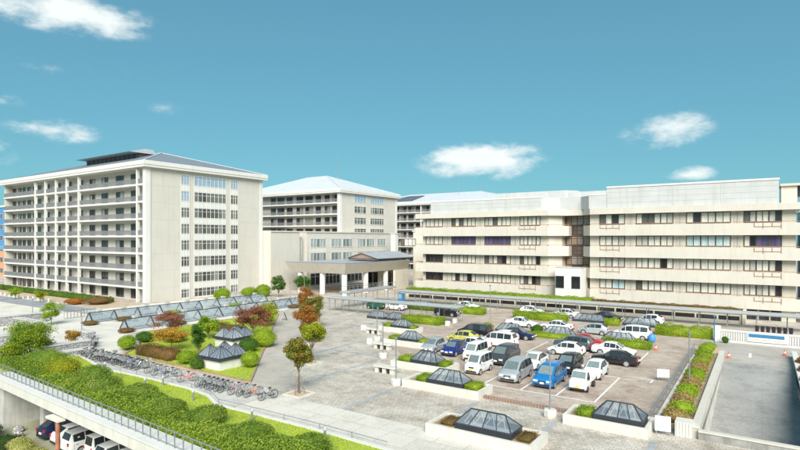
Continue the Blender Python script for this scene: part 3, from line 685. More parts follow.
# gabled rooflight on the canopy
t = thing('gabled_rooflight', 'low gabled grey roof with brown gable standing on the entrance canopy', 'rooflight', (-80.4, 103, 7.33))
gm = MB(); gm.add([(-4.6, 0, .5), (4.6, 0, .5), (0, .0, 1.75), (-4.6, 15, .5), (4.6, 15, .5), (0, 15, 1.75)], [(0, 1, 2), (3, 5, 4), (0, 2, 5, 3), (1, 4, 5, 2), (0, 3, 4, 1)]); gm.build('gable', 'brown_gable', t)
rr = MB(); 
for sgn in (-1, 1): rr.add([(sgn * 5.0, -.5, .45), (0, -.5, 1.82), (0, 15.4, 1.82), (sgn * 5.0, 15.4, .45), (sgn * 5.0, -.5, .58), (0, -.5, 1.96), (0, 15.4, 1.96), (sgn * 5.0, 15.4, .58)], [(0, 1, 2, 3), (4, 5, 6, 7), (0, 1, 5, 4), (1, 2, 6, 5), (2, 3, 7, 6), (3, 0, 4, 7)])
rr.build('roof', 'roof_mid', t); MB().box(-4.5, 4.5, .1, 14.9, 0, .5).build('base', 'roof_edge', t)

# ------------------------------------------------------------------ four storey office / outpatient building
t = thing('office_building', 'long four storey cream outpatient building with banded balconies and brown window frames', 'building', (-62, 100, 0))
OX, OY = -62.0, 100.0
SO = [1.7, 5.5, 9.3, 13.1]                       # balcony soffits; window heads one storey up
def lp(pts): return [(x - OX, y - OY) for x, y in pts]
LW = [(-62.6, 103.5), (-62.6, 98.75), (-33.2, 98.75), (-30.2, 101.6), (-30.2, 103.5)]
RW = [(-27.4, 103.5), (-27.4, 101.2), (-25.6, 98.75), (7.2, 98.75), (7.2, 103.5)]
b = MB(); b.prism(lp([(-61.4, 100), (-33.4, 100), (-31.6, 102), (-31.6, 104.2), (-61.4, 104.2)]), -.5, 16.9); b.prism(lp([(-25.9, 100), (4.2, 100), (4.2, 104.2), (-25.9, 104.2)]), -.5, 16.9)
b.prism(lp([(-61.4, 104.2), (4.2, 104.2), (4.2, 122), (-61.4, 122)]), -.5, 16.9); b.build('wall', 'cream_wall', t)
MB().prism(lp([(-61, 103.51), (4.0, 103.51), (4.0, 121.5), (-61, 121.5)]), 16.901, 17.949).build('roof_slab', 'cream', t)
MB().prism(lp([(-30.19, 101.7), (-27.41, 101.7), (-27.41, 103.5), (-30.19, 103.5)]), 16.91, 17.94).build('roof_slab', 'cream', t)
for pl in (LW, RW):
    for s in SO:
        MB().prism(lp(pl), s, s + .3).build('balcony', 'cream', t)
        pr = MB(); pr.wall(lp(pl), .18, s + .302, s + 1.85)
        pr.build('parapet', 'cream', t)
        rl = MB(); q = lp(pl)
        for (a, c) in zip(q, q[1:]):
            a3, c3 = Vector((*a, s + 2.08)), Vector((*c, s + 2.08)); d = (c3 - a3); nn = max(1, int(d.length / 2.4))
            nrm = Vector((-d.y, d.x, 0)).normalized() * .09
            rl.bar(a3 + nrm, c3 + nrm, .07, .07)
            for k in range(nn + 1): p_ = a3 + nrm + d * (k / nn); rl.bar((p_.x, p_.y, s + 1.851), (p_.x, p_.y, s + 2.06), .07)
        rl.build('rail', 'rail_red', t)
    # roof fascia with sloping lower edge
    MB().prism(lp(pl), 16.9, 17.95).build('fascia', 'cream', t)
# hung rail frames on the balcony fronts
for (xa, xb) in ((-1.0, 2.4), (-38.9, -35.6), (-23.8, -20.6)):
    for s in SO:
        fr = MB(); n_ = 3
        fr.box(xa - OX, xb - OX, -1.33, -1.28, s + 1.28, s + 1.33)
        for k in range(n_ + 1):
            x = xa - OX + (xb - xa) * k / n_; fr.box(x - .025, x + .025, -1.33, -1.28, s + 1.0 if k % 2 else s + 1.28, s + 1.9)
        fr.build('hung_rail', 'rail_red', t)
# roof screen
sc_ = MB(); sc_.prism(lp([(-59.2, 99.6), (-34.8, 99.6), (-32, 101.8), (-28, 101.8), (-26, 99.6), (-22.9, 99.6), (-22.9, 116), (-59.2, 116)]), 17.95, 20.35); sc_.build('roof_screen', 'screen_concrete', t)
sc_ = MB(); sc_.box(-22.85 - OX, 2.1 - OX, -.4, 16, 17.95, 21.5); sc_.build('roof_screen', 'screen_concrete', t)
MB().box(-59.3 - OX, -34.6 - OX, -.46, -.2, 20.352, 20.6).box(-25.9 - OX, -22.95 - OX, -.46, -.2, 20.352, 20.6).build('screen_cap', 'white_trim', t)
MB().box(-30.8 - OX, -22.95 - OX, 3.2, 16, 20.352, 21.45).build('roof_screen', 'screen_concrete', t)
MB().box(-22.9 - OX, 2.2 - OX, -.5, -.2, 21.502, 21.8).build('screen_cap', 'white_trim', t)
jt = MB()
for x in (-52.5, -45.6, -39, -12.3, -5.4): jt.box(x - OX - .05, x - OX + .05, -.43, -.40, 17.96, 20.3 if x < -23 else 21.45)
for z in (18.8, 19.6): jt.box(-59.1 - OX, -34.9 - OX, -.42, -.40, z - .02, z + .02); 
for z in (18.9, 19.8, 20.7): jt.box(-22.8 - OX, 2.0 - OX, -.42, -.40, z - .02, z + .02)
jt.build('screen_joint', 'frame_grey', t)
MB().prism(lp([(-47.5, 108), (-33, 108), (-31, 110.5), (-31, 116), (-47.5, 116)]), 20.352, 22.3).build('penthouse', 'screen_concrete', t)
ph = MB(); ph.box(2.4 - OX, 4.4 - OX, 1.0, 6, 17.96, 20.6); ph.build('stair_head', 'cream_wall', t)
MB().box(2.3 - OX, 6.0 - OX, .6, 6.3, 20.602, 20.95).build('stair_head_roof', 'cream', t)
MB().box(4.42 - OX, 5.6 - OX, 1.6, 5.5, 18.9, 20.58).build('stair_head_glazing', 'glass_dark', t)
# window groups
GR = [(-60.6, -56.4, 4), (-54.3, -48.7, 6), (-46.7, -41.1, 6), (-39.2, -35.1, 5), (-24.2, -19.9, 4), (-18.1, -12.3, 6), (-10.4, -4.1, 6), (-2.4, 2.5, 6)]
for gi, (xa, xb, n_) in enumerate(GR):
    for fi, s in enumerate(SO):
        pm = [random.choices(['glass_blind', 'glass_dark'], [.93, .07])[0] for _ in range(n_)]
        if fi == 2 and gi in (1, 2): pm = ['glass_purple'] * n_
        if fi == 2 and gi == 7: pm = ['glass_blind', 'glass_dark', 'glass_purple', 'glass_purple', 'glass_purple', 'glass_purple']
        if fi == 2 and gi == 6: pm = ['glass_teal'] * n_
        if gi == 0 and fi in (0, 1): pm = ['glass_dark'] * n_
        if fi == 0 and gi == 4: pm[2:] = ['glass_teal'] * 2
        window(t, 'y', xa - OX, 0, s + 2.02, xb - xa, 1.74, n_, 'frame_brown', 'glass_blind', None, .11, panes=True, pane_mats=pm, depth=.12, thick=(2, 4))
for gi, (xa, xb) in enumerate(((-56.1, -54.6), (-48.4, -47.0), (-40.8, -39.5), (-19.6, -18.4), (-12.0, -10.7), (-3.8, -2.7))):
    for s in SO:                                   # cream door leaves between the window groups
        d = MB().box(xa - OX + .1, xb - OX - .1, -.05, -.003, s + .302, s + 3.7); dd = d.build('door', 'cream', t)
        MB().box((xa + xb) / 2 - OX - .02, (xa + xb) / 2 - OX + .02, -.07, -.05, s + .302, s + 3.7).build('door_joint', 'frame_brown', dd)
# ground floor showing past the end of the podium
for (xa, w_) in ((-2.2, 1.6), (-.4, 1.3), (1.1, 1.3)): window(t, 'y', xa - OX, -.02, -.3, w_, 1.95, 2, 'frame_dark', 'glass_dark', None, .1, panes=True)
# stair bay: brown glazing grid set back between the wings
for k, s in enumerate(SO[1:]):
    window(t, 'y', -31.55 - OX, 4.18, s + 2.0, 5.6, 1.8, 5, 'frame_brown', 'glass_stair_pale', .72, .16, panes=True)
    window(t, 'y', -31.55 - OX, 4.18, s + .1, 5.6, 1.85, 5, 'frame_brown', 'glass_stair', .5, .16, panes=True)
st = thing('stair_block', 'white stair block with two dark windows between the balconied wings', 'building', (-31.1, 96.4, 0))
MB().box(0, 4.6, 0, 1.85, 0, 7.3).build('wall', 'white_wall', st); MB().box(0, 4.6, 1.86, 4.7, 1.9 + .1, 7.2).build('wall', 'white_wall', st)
MB().box(-.05, 4.65, -.05, 1.8, 7.3, 7.45).build('coping', 'concrete', st)
for u in (.1, 2.95): window(st, 'y', u, 0, 3.7, 1.5, 2.15, 1, 'frame_dark', 'glass_dark', None, .08)

# podium with planted roof and a long dark window slot
t = thing('podium', 'low cream podium with a planted roof and long dark window slot', 'building', (-62, 93, 0))
b = MB(); b.box(0, 59.6, 0, 3.3, 0, 1.55); b.box(59.6, 60.0, -.3, 5.0, 0, 1.75); b.build('wall', 'cream_wall', t)
MB().box(-.2, 59.55, -.25, .25, 1.55, 1.78).build('coping', 'stone_cap', t)
for k in range(20): MB().box(1.5 + k * 2.9, 4.15 + k * 2.9, -.03, .0, .55, 1.15).build('slot_window', 'glass_dark', t)
hedge('unkempt yellow green planting along the podium roof', -61.6, -24, 93.35, 96.0, .85, 'leaf_hedge', .22, 34, z=1.55, name='roof_planting')
hedge('shorter browner planting at the far end of the podium roof', -24, -3, 93.35, 96.0, .6, 'leaf_olive_red', .22, 34, z=1.55, name='roof_planting')

# covered walkways
def covered_way(label, pts, wid, z, post_step, mat='canopy_sheet', double=True):
    (xa, ya), (xb, yb) = pts; t = thing('covered_walkway', label, 'walkway roof', (xa, ya, 0)); lx, ly = xb - xa, yb - ya
    if lx: r0 = (0, lx, 0, wid)
    else: r0 = (0, wid, 0, ly)
    MB().box(r0[0], r0[1], r0[2], r0[3], z, z + .12).build('roof', mat, t)
    MB().wall([(r0[0], r0[2]), (r0[1], r0[2]), (r0[1], r0[3]), (r0[0], r0[3]), (r0[0], r0[2])], .1, z - .16, z - .002).build('beam', 'steel', t)
    n = int((lx or ly) / post_step)
    for k in range(n + 1):
        for side in ((.35, wid - .35) if double else (.35,)):
            p_ = (.2 + k * (lx - .4) / n, side) if lx else (side, .2 + k * (ly - .4) / n)
            MB().lathe([(.055, 0), (.055, z - .161)], (*p_, 0), 8).build('post', 'steel', t)
    return t
covered_way('long grey covered walkway along the podium of the outpatient building', [(-60, 88.3), (6.5, 88.3)], 2.7, 2.15, 3.4)
covered_way('light grey covered walkway crossing in front of the entrance canopy', [(-62.4, 70), (-37, 70)], 2.2, 2.35, 3.1)
covered_way('short covered walkway leading back to the main entrance', [(-63.2, 74.2), (-63.2, 89)], 2.4, 2.9, 3.6)
obj('upper_rail', railing_mesh(14.6, .9, 1.2, 'y'), bpy.data.objects['covered_walkway.002'], (.1, .1, 3.02))
obj('upper_rail', railing_mesh(14.6, .9, 1.2, 'y'), bpy.data.objects['covered_walkway.002'], (2.3, .1, 3.02))
# edge-of-view neighbours
t = thing('blue_building', 'blue clad building glimpsed past the end of the outpatient building', 'building', (5.4, 112, 0))
MB().box(0, 26, 0, 12, 0, 17).build('wall', 'blue_clad', t); MB().box(-.2, 26.2, -.2, 12.2, 17, 17.5).build('parapet', 'white_trim', t)
for i in range(4):
    for k in range(6): window(t, 'y', .8 + k * 4.2, 0, 2 + i * 3.8, 3.0, 1.8, 3, 'frame_grey', 'glass_dark', None, .1)
t = thing('neighbour_building', 'pale blue and orange brick block past the balcony end of the tall ward block', 'building', (-225, 74, 0))
MB().box(0, 46, 0, 20, 9, 23).build('wall', 'blue_clad', t); MB().box(0, 46, .05, 20, 0, 9).build('base_storeys', 'orange_brick', t); MB().box(-.3, 46.3, -.3, 20.3, 23, 23.6).build('parapet', 'white_trim', t)
for i in range(6):
    for k in range(8): window(t, 'y', 2 + k * 5.6, 0.0 if i > 2 else .05, 1.2 + i * 3.6, 3.2, 1.7, 3, 'frame_grey', 'glass_dark', None, .1)

for (x, y, z, h, lab) in ((-117, 136.5, 33.0, 9, 'thin lightning mast on the pale roof of the middle ward block'), (-100, 190, 27.2, 14, 'thin lightning mast beyond the outpatient building'), (-128, 74, 32.4, 3.5, 'short roof mast on the grey roof of the tall ward block')):
    t = thing('mast', lab, 'mast', (x, y, z)); MB().lathe([(.09, 0), (.03, h)], n=8).build('rod', 'steel', t); MB().lathe([(.25, 0), (.2, .25)], n=8).build('foot', 'steel', t)
# ================================================================== RAMP WALLS, FENCE, DECK EDGE
t = thing('ramp_wall', 'tall board-marked concrete side wall with cream coping beside the ramp planter', 'wall', (RX0, RY0, 0))
MB().box(-.35, 0, 0, 27.5, -4.2, .62).build('wall', 'concrete', t); MB().box(-.42, .05, -.05, 27.55, .62, .74).build('coping', 'cream', t)
rb = MB()
for k in range(44): rb.box(.0, .02, .3 + k * .62, .36 + k * .62, -4.1, .6)
rb.build('board_marks', 'concrete', t)
t = thing('ramp_wall', 'white ramp side wall with red leaved plants growing over it', 'wall', (RX1, 30, 0))
MB().box(.0, .35, 0, 40, -4.3, .55).build('wall', 'concrete', t); MB().box(-.05, .42, -.05, 40.05, .55, .68).build('coping', 'white_trim', t)
t = thing('ramp_parapet', 'dark stained concrete parapet spanning above the lower end of the ramp', 'wall', (RX0, 38.1, 0))
MB().box(.0, 5.9, 0, .3, -2.6, .48).build('wall', 'concrete_dark', t); MB().box(.0, 5.9, -.05, .35, .48, .58).build('coping', 'cream', t)
t = thing('gate_pier', 'ribbed cream concrete pier at the lower corner of the ramp planter', 'pier', (-4.6, 38.0, 0))
pm_ = MB().box(0, .95, 0, 1.0, 0, .95); pm_.build('pier', 'planter_concrete', t)
for k in range(5): MB().box(.08 + k * .18, .18 + k * .18, -.03, 0, .02, .93).build('rib', 'planter_concrete', t)
t = thing('notice_board', 'white notice board with a small grey symbol in front of the ribbed pier', 'sign', (-5.25, 37.75, 0), R(12))
MB().box(-.45, .45, 0, .05, .25, 1.2).build('panel', 'sign_white', t)
for x in (-.38, .38): MB().box(x - .03, x + .03, .051, .10, 0, 1.15).build('leg', 'steel', t)
MB().box(-.12, .02, -.012, 0, .66, .72).box(-.02, .10, -.012, 0, .73, .79).box(.03, .14, -.012, -.0, .62, .67).build('symbol', 'frame_grey', t)
# planter strip beside the ramp
t = thing('planter_strip', 'long narrow planter kerb between the parking lot and the ramp wall', 'planter', (-6, 39.2, 0))
MB().box(0, .22, 0, 30, 0, .42).build('kerb', 'planter_concrete', t); MB().box(.22, 2.3, 0, 30, .0, .30).build('soil', 'dry_soil', t)
gr_ = MB(); gr_.box(-.36, -.31, .5, 29.5, .42, .47); gr_.box(-.36, -.31, .5, 29.5, .74, .79)
for k in range(16): gr_.box(-.36, -.31, .6 + k * 1.9, .66 + k * 1.9, 0, .8)
gr_.build('guard_rail', 'steel', t)
tufts = [(40.3, 0), (41.6, 1), (43.2, 0), (44.8, 0), (46, 1), (47.5, 1), (49.2, 0), (50.8, 0), (52.3, 1), (53.8, 1), (55.4, 0), (57, 0), (58.8, 1), (60.4, 0), (62.2, 1), (64, 1), (66, 1), (67.8, 1)]
for i, (y, g_) in enumerate(tufts):
    if g_: shrub('bright green cushion shrub in the planter strip beside the ramp', -4.85 + random.uniform(-.15, .15), y, .75, .85, 'leaf_hedge', .13, 700, .28, 'cushion_shrub', .95, group='green shrubs in the ramp planter')
    else: shrub('reddish brown grassy clump in the planter strip beside the ramp', -4.85, y, .7, .75, 'dry_grass', .16, 600, .28, 'grass_clump', .9, group='brown clumps in the ramp planter')
for i, y in enumerate((45, 48.5, 52, 56, 60, 64)):
    shrub('red leaved shrub hanging over the white ramp wall', 3.35, y, .75, 1.3, 'leaf_orange' if i % 2 else 'leaf_red', .14, 700, 0, 'red_shrub', .8, group='red shrubs along the ramp')
# white balustrade with blue banner
t = thing('balustrade', 'white concrete balustrade closing the lane behind the ramp', 'fence', (-4.2, 76.2, 0))
MB().box(0, 11.5, 0, .25, 0, .22).build('plinth', 'white_trim', t); MB().box(0, 11.5, -.03, .28, 1.3, 1.5).build('top_rail', 'white_trim', t)
for k in range(46): MB().box(.06 + k * .25, .19 + k * .25, .05, .2, .221, 1.299).build('baluster', 'white_trim', t)
MB().box(-.6, .0, -.1, .5, 0, 1.9).build('end_pier', 'white_trim', t)
t = thing('banner', 'blue banner with a line of small orange print tied to the white balustrade', 'banner', (-1.35, 76.08, 0))
MB().box(0, 3.5, 0, .02, .85, 1.25).build('blue_cloth', 'blue_sheet', t); MB().box(-.1, 3.9, .021, .03, .35, 1.28).build('white_cloth', 'sign_white', t)
for k in range(14):
    if k not in (4, 9): MB().box(.1 + k * .24, .25 + k * .24, .005, .02, .50, .66 + .05 * (k % 3 == 0)).build('print_mark', 'orange_print', t)
# deck edge beam, railing, supports
t = thing('deck_edge', 'white concrete edge beam of the raised deck over the lower car park', 'beam', (DX, DY, 0), DK)
MB().box(0, 52, -.38, -.003, -.55, .22).build('edge_beam', 'planter_concrete', t); MB().box(0, 52, -.45, 1.1, .221, .30).build('kerb', 'white_trim', t)
MB().box(.5, 51, 1.4, 2.0, -1.1, -.51).build('inner_beam', 'concrete', t)
t = thing('deck_railing', 'grey steel railing along the white edge of the raised deck', 'railing', (DX + .1, DY + .1, .30), DK)
for z in (.93, .12): MB().tube([(0, 0, z), (51.8, 0, z)], .035 if z > .5 else .022, 8).build('rail', 'steel', t)
for k in range(58): MB().box(k * .9 + .2, k * .9 + .25, -.03, .03, 0, .92).build('post', 'steel', t)
t = thing('deck_pier', 'concrete abutment wall carrying the end of the raised deck', 'pier', (-57.4, 19.95, LOW))
ab = MB(); ab.box(0, 1.2, 0, 8, 0, -LOW - .56); ab.build('pier', 'concrete', t); ab = MB(); ab.box(1.2, 6.5, 5.5, 7.5, 0, -LOW - .56); ab.build('back_wall', 'concrete', t)
MB().prism([(-2.5, -.2), (0, -.2), (0, .6), (-2.5, .6)], 1.5, 1.75).build('bracket', 'white_trim', t)
for (x, y) in ((-51.6, 21.5), (-36.2, 21.5)):
    t = thing('deck_column', 'square concrete column below the deck edge beside the parked vans', 'column', (x, y, LOW), group='columns below the deck')
    MB().box(-.35, .35, -.35, .35, 0, 3.4).build('shaft', 'concrete', t); MB().box(-1.1, 1.1, -.5, .5, 3.4, 3.88).build('head', 'planter_concrete', t)
t = thing('rust_post', 'reddish brown steel post standing before the lower car park', 'post', (-42.8, 18.6, LOW))
MB().lathe([(.16, 0), (.16, 3.55)], n=14).build('shaft', 'rust_post', t, smooth=40); MB().box(-1.5, .4, -.2, .35, 3.55, 3.72).build('bracket', 'planter_concrete', t)
MB().lathe([(.28, 0), (.28, .06)], n=14).build('base_plate', 'rust_post', t)

# ================================================================== SKYLIGHTS
def skylight_parts(t, L, D, z, hb=.30, hg=.78, n=4, off=(0, 0)):
    """hipped glass skylight on a dark kerb, ridge along X"""
    ox, oy = off; e = D * .42; z0 = z + hb; z1 = z0 + hg
    MB().wall([(ox - L / 2, oy - D / 2), (ox + L / 2, oy - D / 2), (ox + L / 2, oy + D / 2), (ox - L / 2, oy + D / 2), (ox - L / 2, oy - D / 2)], .18, z, z0).build('kerb_frame', 'frame_dark', t)
    MB().box(ox - L / 2 + .19, ox + L / 2 - .19, oy - D / 2 + .19, oy + D / 2 - .19, z, z + .06).build('added_pale_floor', 'roof_light', t)  # pale sheet added under the panes so the glass reads lighter
    A = [Vector((ox - L / 2, oy - D / 2, z0)), Vector((ox + L / 2, oy - D / 2, z0)), Vector((ox + L / 2, oy + D / 2, z0)), Vector((ox - L / 2, oy + D / 2, z0))]
    R0, R1 = Vector((ox - L / 2 + e, oy, z1)), Vector((ox + L / 2 - e, oy, z1))
    fr = MB(); w = .075
    for a, b in zip(A, A[1:] + A[:1]): fr.bar(a, b, w)
    for a, b in ((A[0], R0), (A[3], R0), (A[1], R1), (A[2], R1), (R0, R1)): fr.bar(a, b, w)
    for k in range(1, n):
        p = R0.lerp(R1, (k - .5 - (n - 2) / 2 + (n - 2) / 2) / (n - 1)) if n > 1 else R0
        q = k / n
        fr.bar(A[0].lerp(A[1], q), R0.lerp(R1, q), .055); fr.bar(A[3].lerp(A[2], q), R0.lerp(R1, q), .055)
    fr.build('glazing_frame', 'frame_dark', t)
    for k in range(n):
        a, b = k / n, (k + 1) / n
        MB().add([A[0].lerp(A[1], a), A[0].lerp(A[1], b), R0.lerp(R1, b), R0.lerp(R1, a)], [(0, 1, 2, 3)]).build('pane', 'skylight_glass', t, fix=False)
        MB().add([A[3].lerp(A[2], a), A[3].lerp(A[2], b), R0.lerp(R1, b), R0.lerp(R1, a)], [(3, 2, 1, 0)]).build('pane', 'skylight_glass', t, fix=False)
    MB().add([A[1], A[2], R1], [(0, 1, 2)]).build('pane', 'skylight_glass', t, fix=False); MB().add([A[3], A[0], R0], [(0, 1, 2)]).build('pane', 'skylight_glass', t, fix=False)
    tr_ = MB()                                                # zigzag truss seen through the glass
    for k in range(2 * n):
        x0_, x1_ = ox - L / 2 + .5 + k * (L - 1) / (2 * n), ox - L / 2 + .5 + (k + 1) * (L - 1) / (2 * n)
        za, zb = (z0 + .05, z1 - .18) if k % 2 == 0 else (z1 - .18, z0 + .05); tr_.bar((x0_, oy - .08 - (D * .26 if za < zb else .0), za), (x1_, oy - .08 - (.0 if za < zb else D * .26), zb), .042)
    tr_.build('truss', 'frame_grey', t)
def planter_skylight(label, x0, x1, y0, y1, shrubs, sk=None, h=.65):
    cx, cy = (x0 + x1) / 2, (y0 + y1) / 2; t = thing('planter_skylight', label, 'skylight', (cx, cy, 0)); lx, ly = x1 - x0, y1 - y0
    MB().wall([(-lx / 2, -ly / 2), (lx / 2, -ly / 2), (lx / 2, ly / 2), (-lx / 2, ly / 2), (-lx / 2, -ly / 2)], .22, 0, h).build('planter_wall', 'planter_concrete', t)
    MB().box(-lx / 2 + .23, lx / 2 - .23, -ly / 2 + .23, ly / 2 - .23, 0, h - .14).build('soil', 'gravel_soil', t)
    s0, s1 = sk or (-lx * .26, lx * .36)
    skylight_parts(t, s1 - s0, min(1.75, ly - .62), h - .14, .36, .80, 4, ((s0 + s1) / 2, 0))
    for (u0, u1, lab, mt) in shrubs:
        hedge(lab, cx + u0, cx + u1, cy - .75, cy + .75, .46 if mt == 'leaf_hedge' else .26, mt, .10, 150, h - .14, name='box_shrub')
planter_skylight('white planter with glass skylight standing on the edge of the pale walkway', -18.0, -10.9, 29.6, 32.4,
                 [(-2.9, -1.9, 'thin brown shrub in the walkway planter, at its empty end', 'leaf_olive_red'), (2.3, 3.2, 'dry low shrub in the walkway planter, at its closed end', 'leaf_olive_red')], (-1.7, 2.1))
planter_skylight('white planter with glass skylight beside the lamp post with a white base block', -25.3, -18.2, 37.8, 40.5,
                 [(-2.6, -1.5, 'clipped lime shrub in the planter beside the white lamp base', 'leaf_hedge'), (2.0, 3.2, 'clipped lime shrub in the same planter, next to the brick kerb', 'leaf_hedge')], (-1.4, 1.95))
planter_skylight('white planter with glass skylight between the brick kerb and the notice board', -11.2, -5.9, 36.3, 39.0,
                 [(-2.0, -.95, 'clipped lime shrub in the planter near the notice board', 'leaf_hedge')], (-.8, 2.3))
planter_skylight('white planter with glass skylight beside the indigo hatchback', -30.2, -24.0, 43.1, 45.8,
                 [(-2.7, -1.2, 'loose lime shrub in the planter beside the indigo hatchback, bench end', 'leaf_hedge'), (1.9, 2.8, 'clipped lime shrub in the planter beside the indigo hatchback, car end', 'leaf_hedge')], (-1.1, 1.85))
planter_skylight('white planter with glass skylight beside the silver hatchback parked alone', -37.4, -31.8, 51.9, 54.4,
                 [(-2.5, -1.1, 'loose lime shrub in the planter by the silver hatchback, bench end', 'leaf_hedge'), (1.75, 2.5, 'clipped lime shrub in the planter by the silver hatchback, car end', 'leaf_hedge')], (-1.0, 1.7))
planter_skylight('white planter with glass skylight in front of the clipped hedge with white boxes', -43.4, -37.8, 59.1, 61.6,
                 [(-2.5, -1.2, 'loose lime shrub in the planter before the long clipped hedge, bench end', 'leaf_hedge'), (1.75, 2.5, 'clipped lime shrub in the planter before the long clipped hedge, lot end', 'leaf_hedge')], (-1.1, 1.7))
def low_skylight(label, x0, x1, y0, y1):
    t = thing('skylight', label, 'skylight', ((x0 + x1) / 2, (y0 + y1) / 2, 0)); skylight_parts(t, x1 - x0, min(1.7, y1 - y0), 0, .30, .85, 5)
low_skylight('low dark framed skylight behind the white and black minivans', -29.9, -26.3, 67.2, 69.2)
low_skylight('low dark framed skylight beside the round green bush in the lot', -23.7, -19.9, 68.1, 70.1)
low_skylight('low dark framed skylight in front of the silver wagon and white people carrier', -16.3, -12.5, 67.9, 69.9)
low_skylight('low dark framed skylight in front of the black saloon in the row by the walkway', -24.0, -19.2, 82.4, 84.4)
low_skylight('low dark framed skylight at the end of the row near the far clipped hedge', -16.8, -12.0, 82.4, 84.4)
low_skylight('low dark framed skylight in front of the white saloon near the podium corner', -46.2, -42.4, 83.0, 84.8)
low_skylight('low dark framed skylight between the entrance and the podium', -53.9, -49.4, 83.2, 85.0)
low_skylight('low dark framed skylight under the crossing walkway roof, beside the green van', -51.9, -48.6, 67.4, 69.4)
low_skylight('low dark framed skylight under the crossing walkway roof, beside the hedge end', -48.2, -45.3, 67.4, 69.4)

def ridge_row(label, xr_, y0, y1, n):
    """long triangular glass ridge over the basement"""
    t = thing('glass_ridge', label, 'skylight', (xr_, y0, 0)); W = 1.15; hb, ht = .12, 1.5; L = y1 - y0
    MB().box(-W - .15, -W + .1, 0, L, 0, hb).build('kerb', 'concrete', t); MB().box(W - .1, W + .15, 0, L, 0, hb).build('kerb', 'concrete', t)
    MB().box(-W + .11, W - .11, .1, L - .1, 0, .03).build('added_pale_floor', 'roof_light', t)  # added pale base that brightens the ridge glass from below
    fr = MB(); fr.bar((W, 0, hb), (W, L, hb), .09); fr.bar((-W, 0, hb), (-W, L, hb), .09); fr.bar((0, 0, ht), (0, L, ht), .10); fr.build('purlin', 'frame_dark', t)
    for k in range(n + 1):
        y = min(L - .06, max(.06, k * L / n)); MB().bar((-W, y, hb), (0, y, ht), .16, .12).bar((W, y, hb), (0, y, ht), .16, .12).bar((-W + .12, y, hb), (W - .12, y, hb), .08).build('rib', 'frame_dark', t)
    for k in range(n):
        a, b = k * L / n, (k + 1) * L / n; m_ = (a + b) / 2
        for (p, q) in ((a, m_), (m_, b)):
            MB().add([(W, p, hb), (W, q, hb), (0, q, ht), (0, p, ht)], [(0, 1, 2, 3)]).build('pane', 'skylight_glass', t, fix=False)
        MB().add([(-W, a, hb), (-W, b, hb), (0, b, ht), (0, a, ht)], [(3, 2, 1, 0)]).build('pane', 'skylight_glass', t, fix=False)
        MB().bar((W - .06, a + .15, hb + .05), (.06, m_, ht - .1), .05).bar((.06, m_, ht - .1), (W - .06, b - .15, hb + .05), .05).build('brace_or_dark_gap', 'frame_grey', t)
        MB().box(-.95, -.35, m_ - .3, m_ + .3, ht - .55, ht + .28).build('vent_box', 'concrete', t)
    for y in (0.02, L - .02): MB().add([(-W, y, hb), (W, y, hb), (0, y, ht)], [(0, 1, 2)]).build('end_pane', 'skylight_glass', t, fix=False)
ridge_row('long glass ridge skylight nearer the tall ward block', -83.2, 40.4, 74.4, 9)
ridge_row('long glass ridge skylight bordering the triangular garden', -72.4, 39.8, 74.6, 9)
def pyramid_set(label, x0, y0, w):
    t = thing('pyramid_skylight', label, 'skylight', (x0, y0, 0)); W = 2 * w
    MB().box(.12, W - .12, .12, W - .12, 0, .92).build('plinth', 'white_wall', t); MB().wall([(-.08, -.08), (W + .08, -.08), (W + .08, W + .08), (-.08, W + .08), (-.08, -.08)], .22, .92, 1.14).build('eaves', 'frame_dark', t); MB().box(.15, W - .15, .15, W - .15, .921, 1.0).build('added_pale_floor', 'roof_light', t)  # pale floor added on the plinth to brighten the pyramid panes
    for i in (0, 1):
        for j in (0, 1):
            a, b = i * w, j * w; q = [Vector((a + .03, b + .03, 1.17)), Vector((a + w - .03, b + .03, 1.17)), Vector((a + w - .03, b + w - .03, 1.17)), Vector((a + .03, b + w - .03, 1.17))]; ap = Vector((a + w / 2, b + w / 2, 2.25))
            fr = MB()
            for k in range(4):
                fr.bar(q[k], ap, .07); fr.bar(q[k], q[(k + 1) % 4], .07)
                for u in (.33, .66): fr.bar(q[k].lerp(q[(k + 1) % 4], u), ap, .04)
            f_ = fr.build('pyramid_frame', 'frame_dark', t)
            for k in range(4): MB().add([q[k], q[(k + 1) % 4], ap], [(0, 1, 2)]).build('pane', 'pyramid_glass', f_, fix=False)
pyramid_set('four glass pyramids on a white plinth beside the round shrubs by the bicycle path', -45.7, 32.4, 1.68)
pyramid_set('four glass pyramids on a white plinth deeper in the garden by the red maple', -53.1, 39.8, 1.68)

# ================================================================== TREES, SHRUBS, HEDGES
TR = 'row trees along the garden path'
for (x, y, h, r, mt, th, lab) in ((-31.0, 31.4, 4.6, 1.35, 'leaf_autumn_green', 1.9, 'staked young tree with green and rust leaves at the walkway corner'),
                                  (-37.7, 39.9, 4.3, 1.5, 'leaf_yellowgreen', 1.4, 'yellow green young tree second from the walkway along the garden path'),
                                  (-45.2, 46.4, 4.6, 1.7, 'leaf_orange', 1.5, 'orange red tree in the middle of the garden path row'),
                                  (-51.6, 55.0, 4.8, 1.8, 'leaf_autumn_green', 1.5, 'green and orange tree in the garden path row next to the orange red one'),
                                  (-59.6, 61.6, 5.0, 1.6, 'leaf_orange', 1.4, 'rust coloured tree at the entrance end of the garden path row')):
    tree(lab, x, y, h, r, mt, th, 4600, .21, clumps=21, stakes=True, group=None)
    tree_base('pale square stone bed under the ' + lab.split(' tree')[0].replace('staked young', 'staked') + ' tree', x, y, .95 if x > -33 else .8)
tree('broad red leaved maple shading the deeper glass pyramids', -54.0, 46.4, 4.1, 2.6, 'leaf_red', 1.0, 4600, .2, flat=.75, clumps=22, tr=.1)
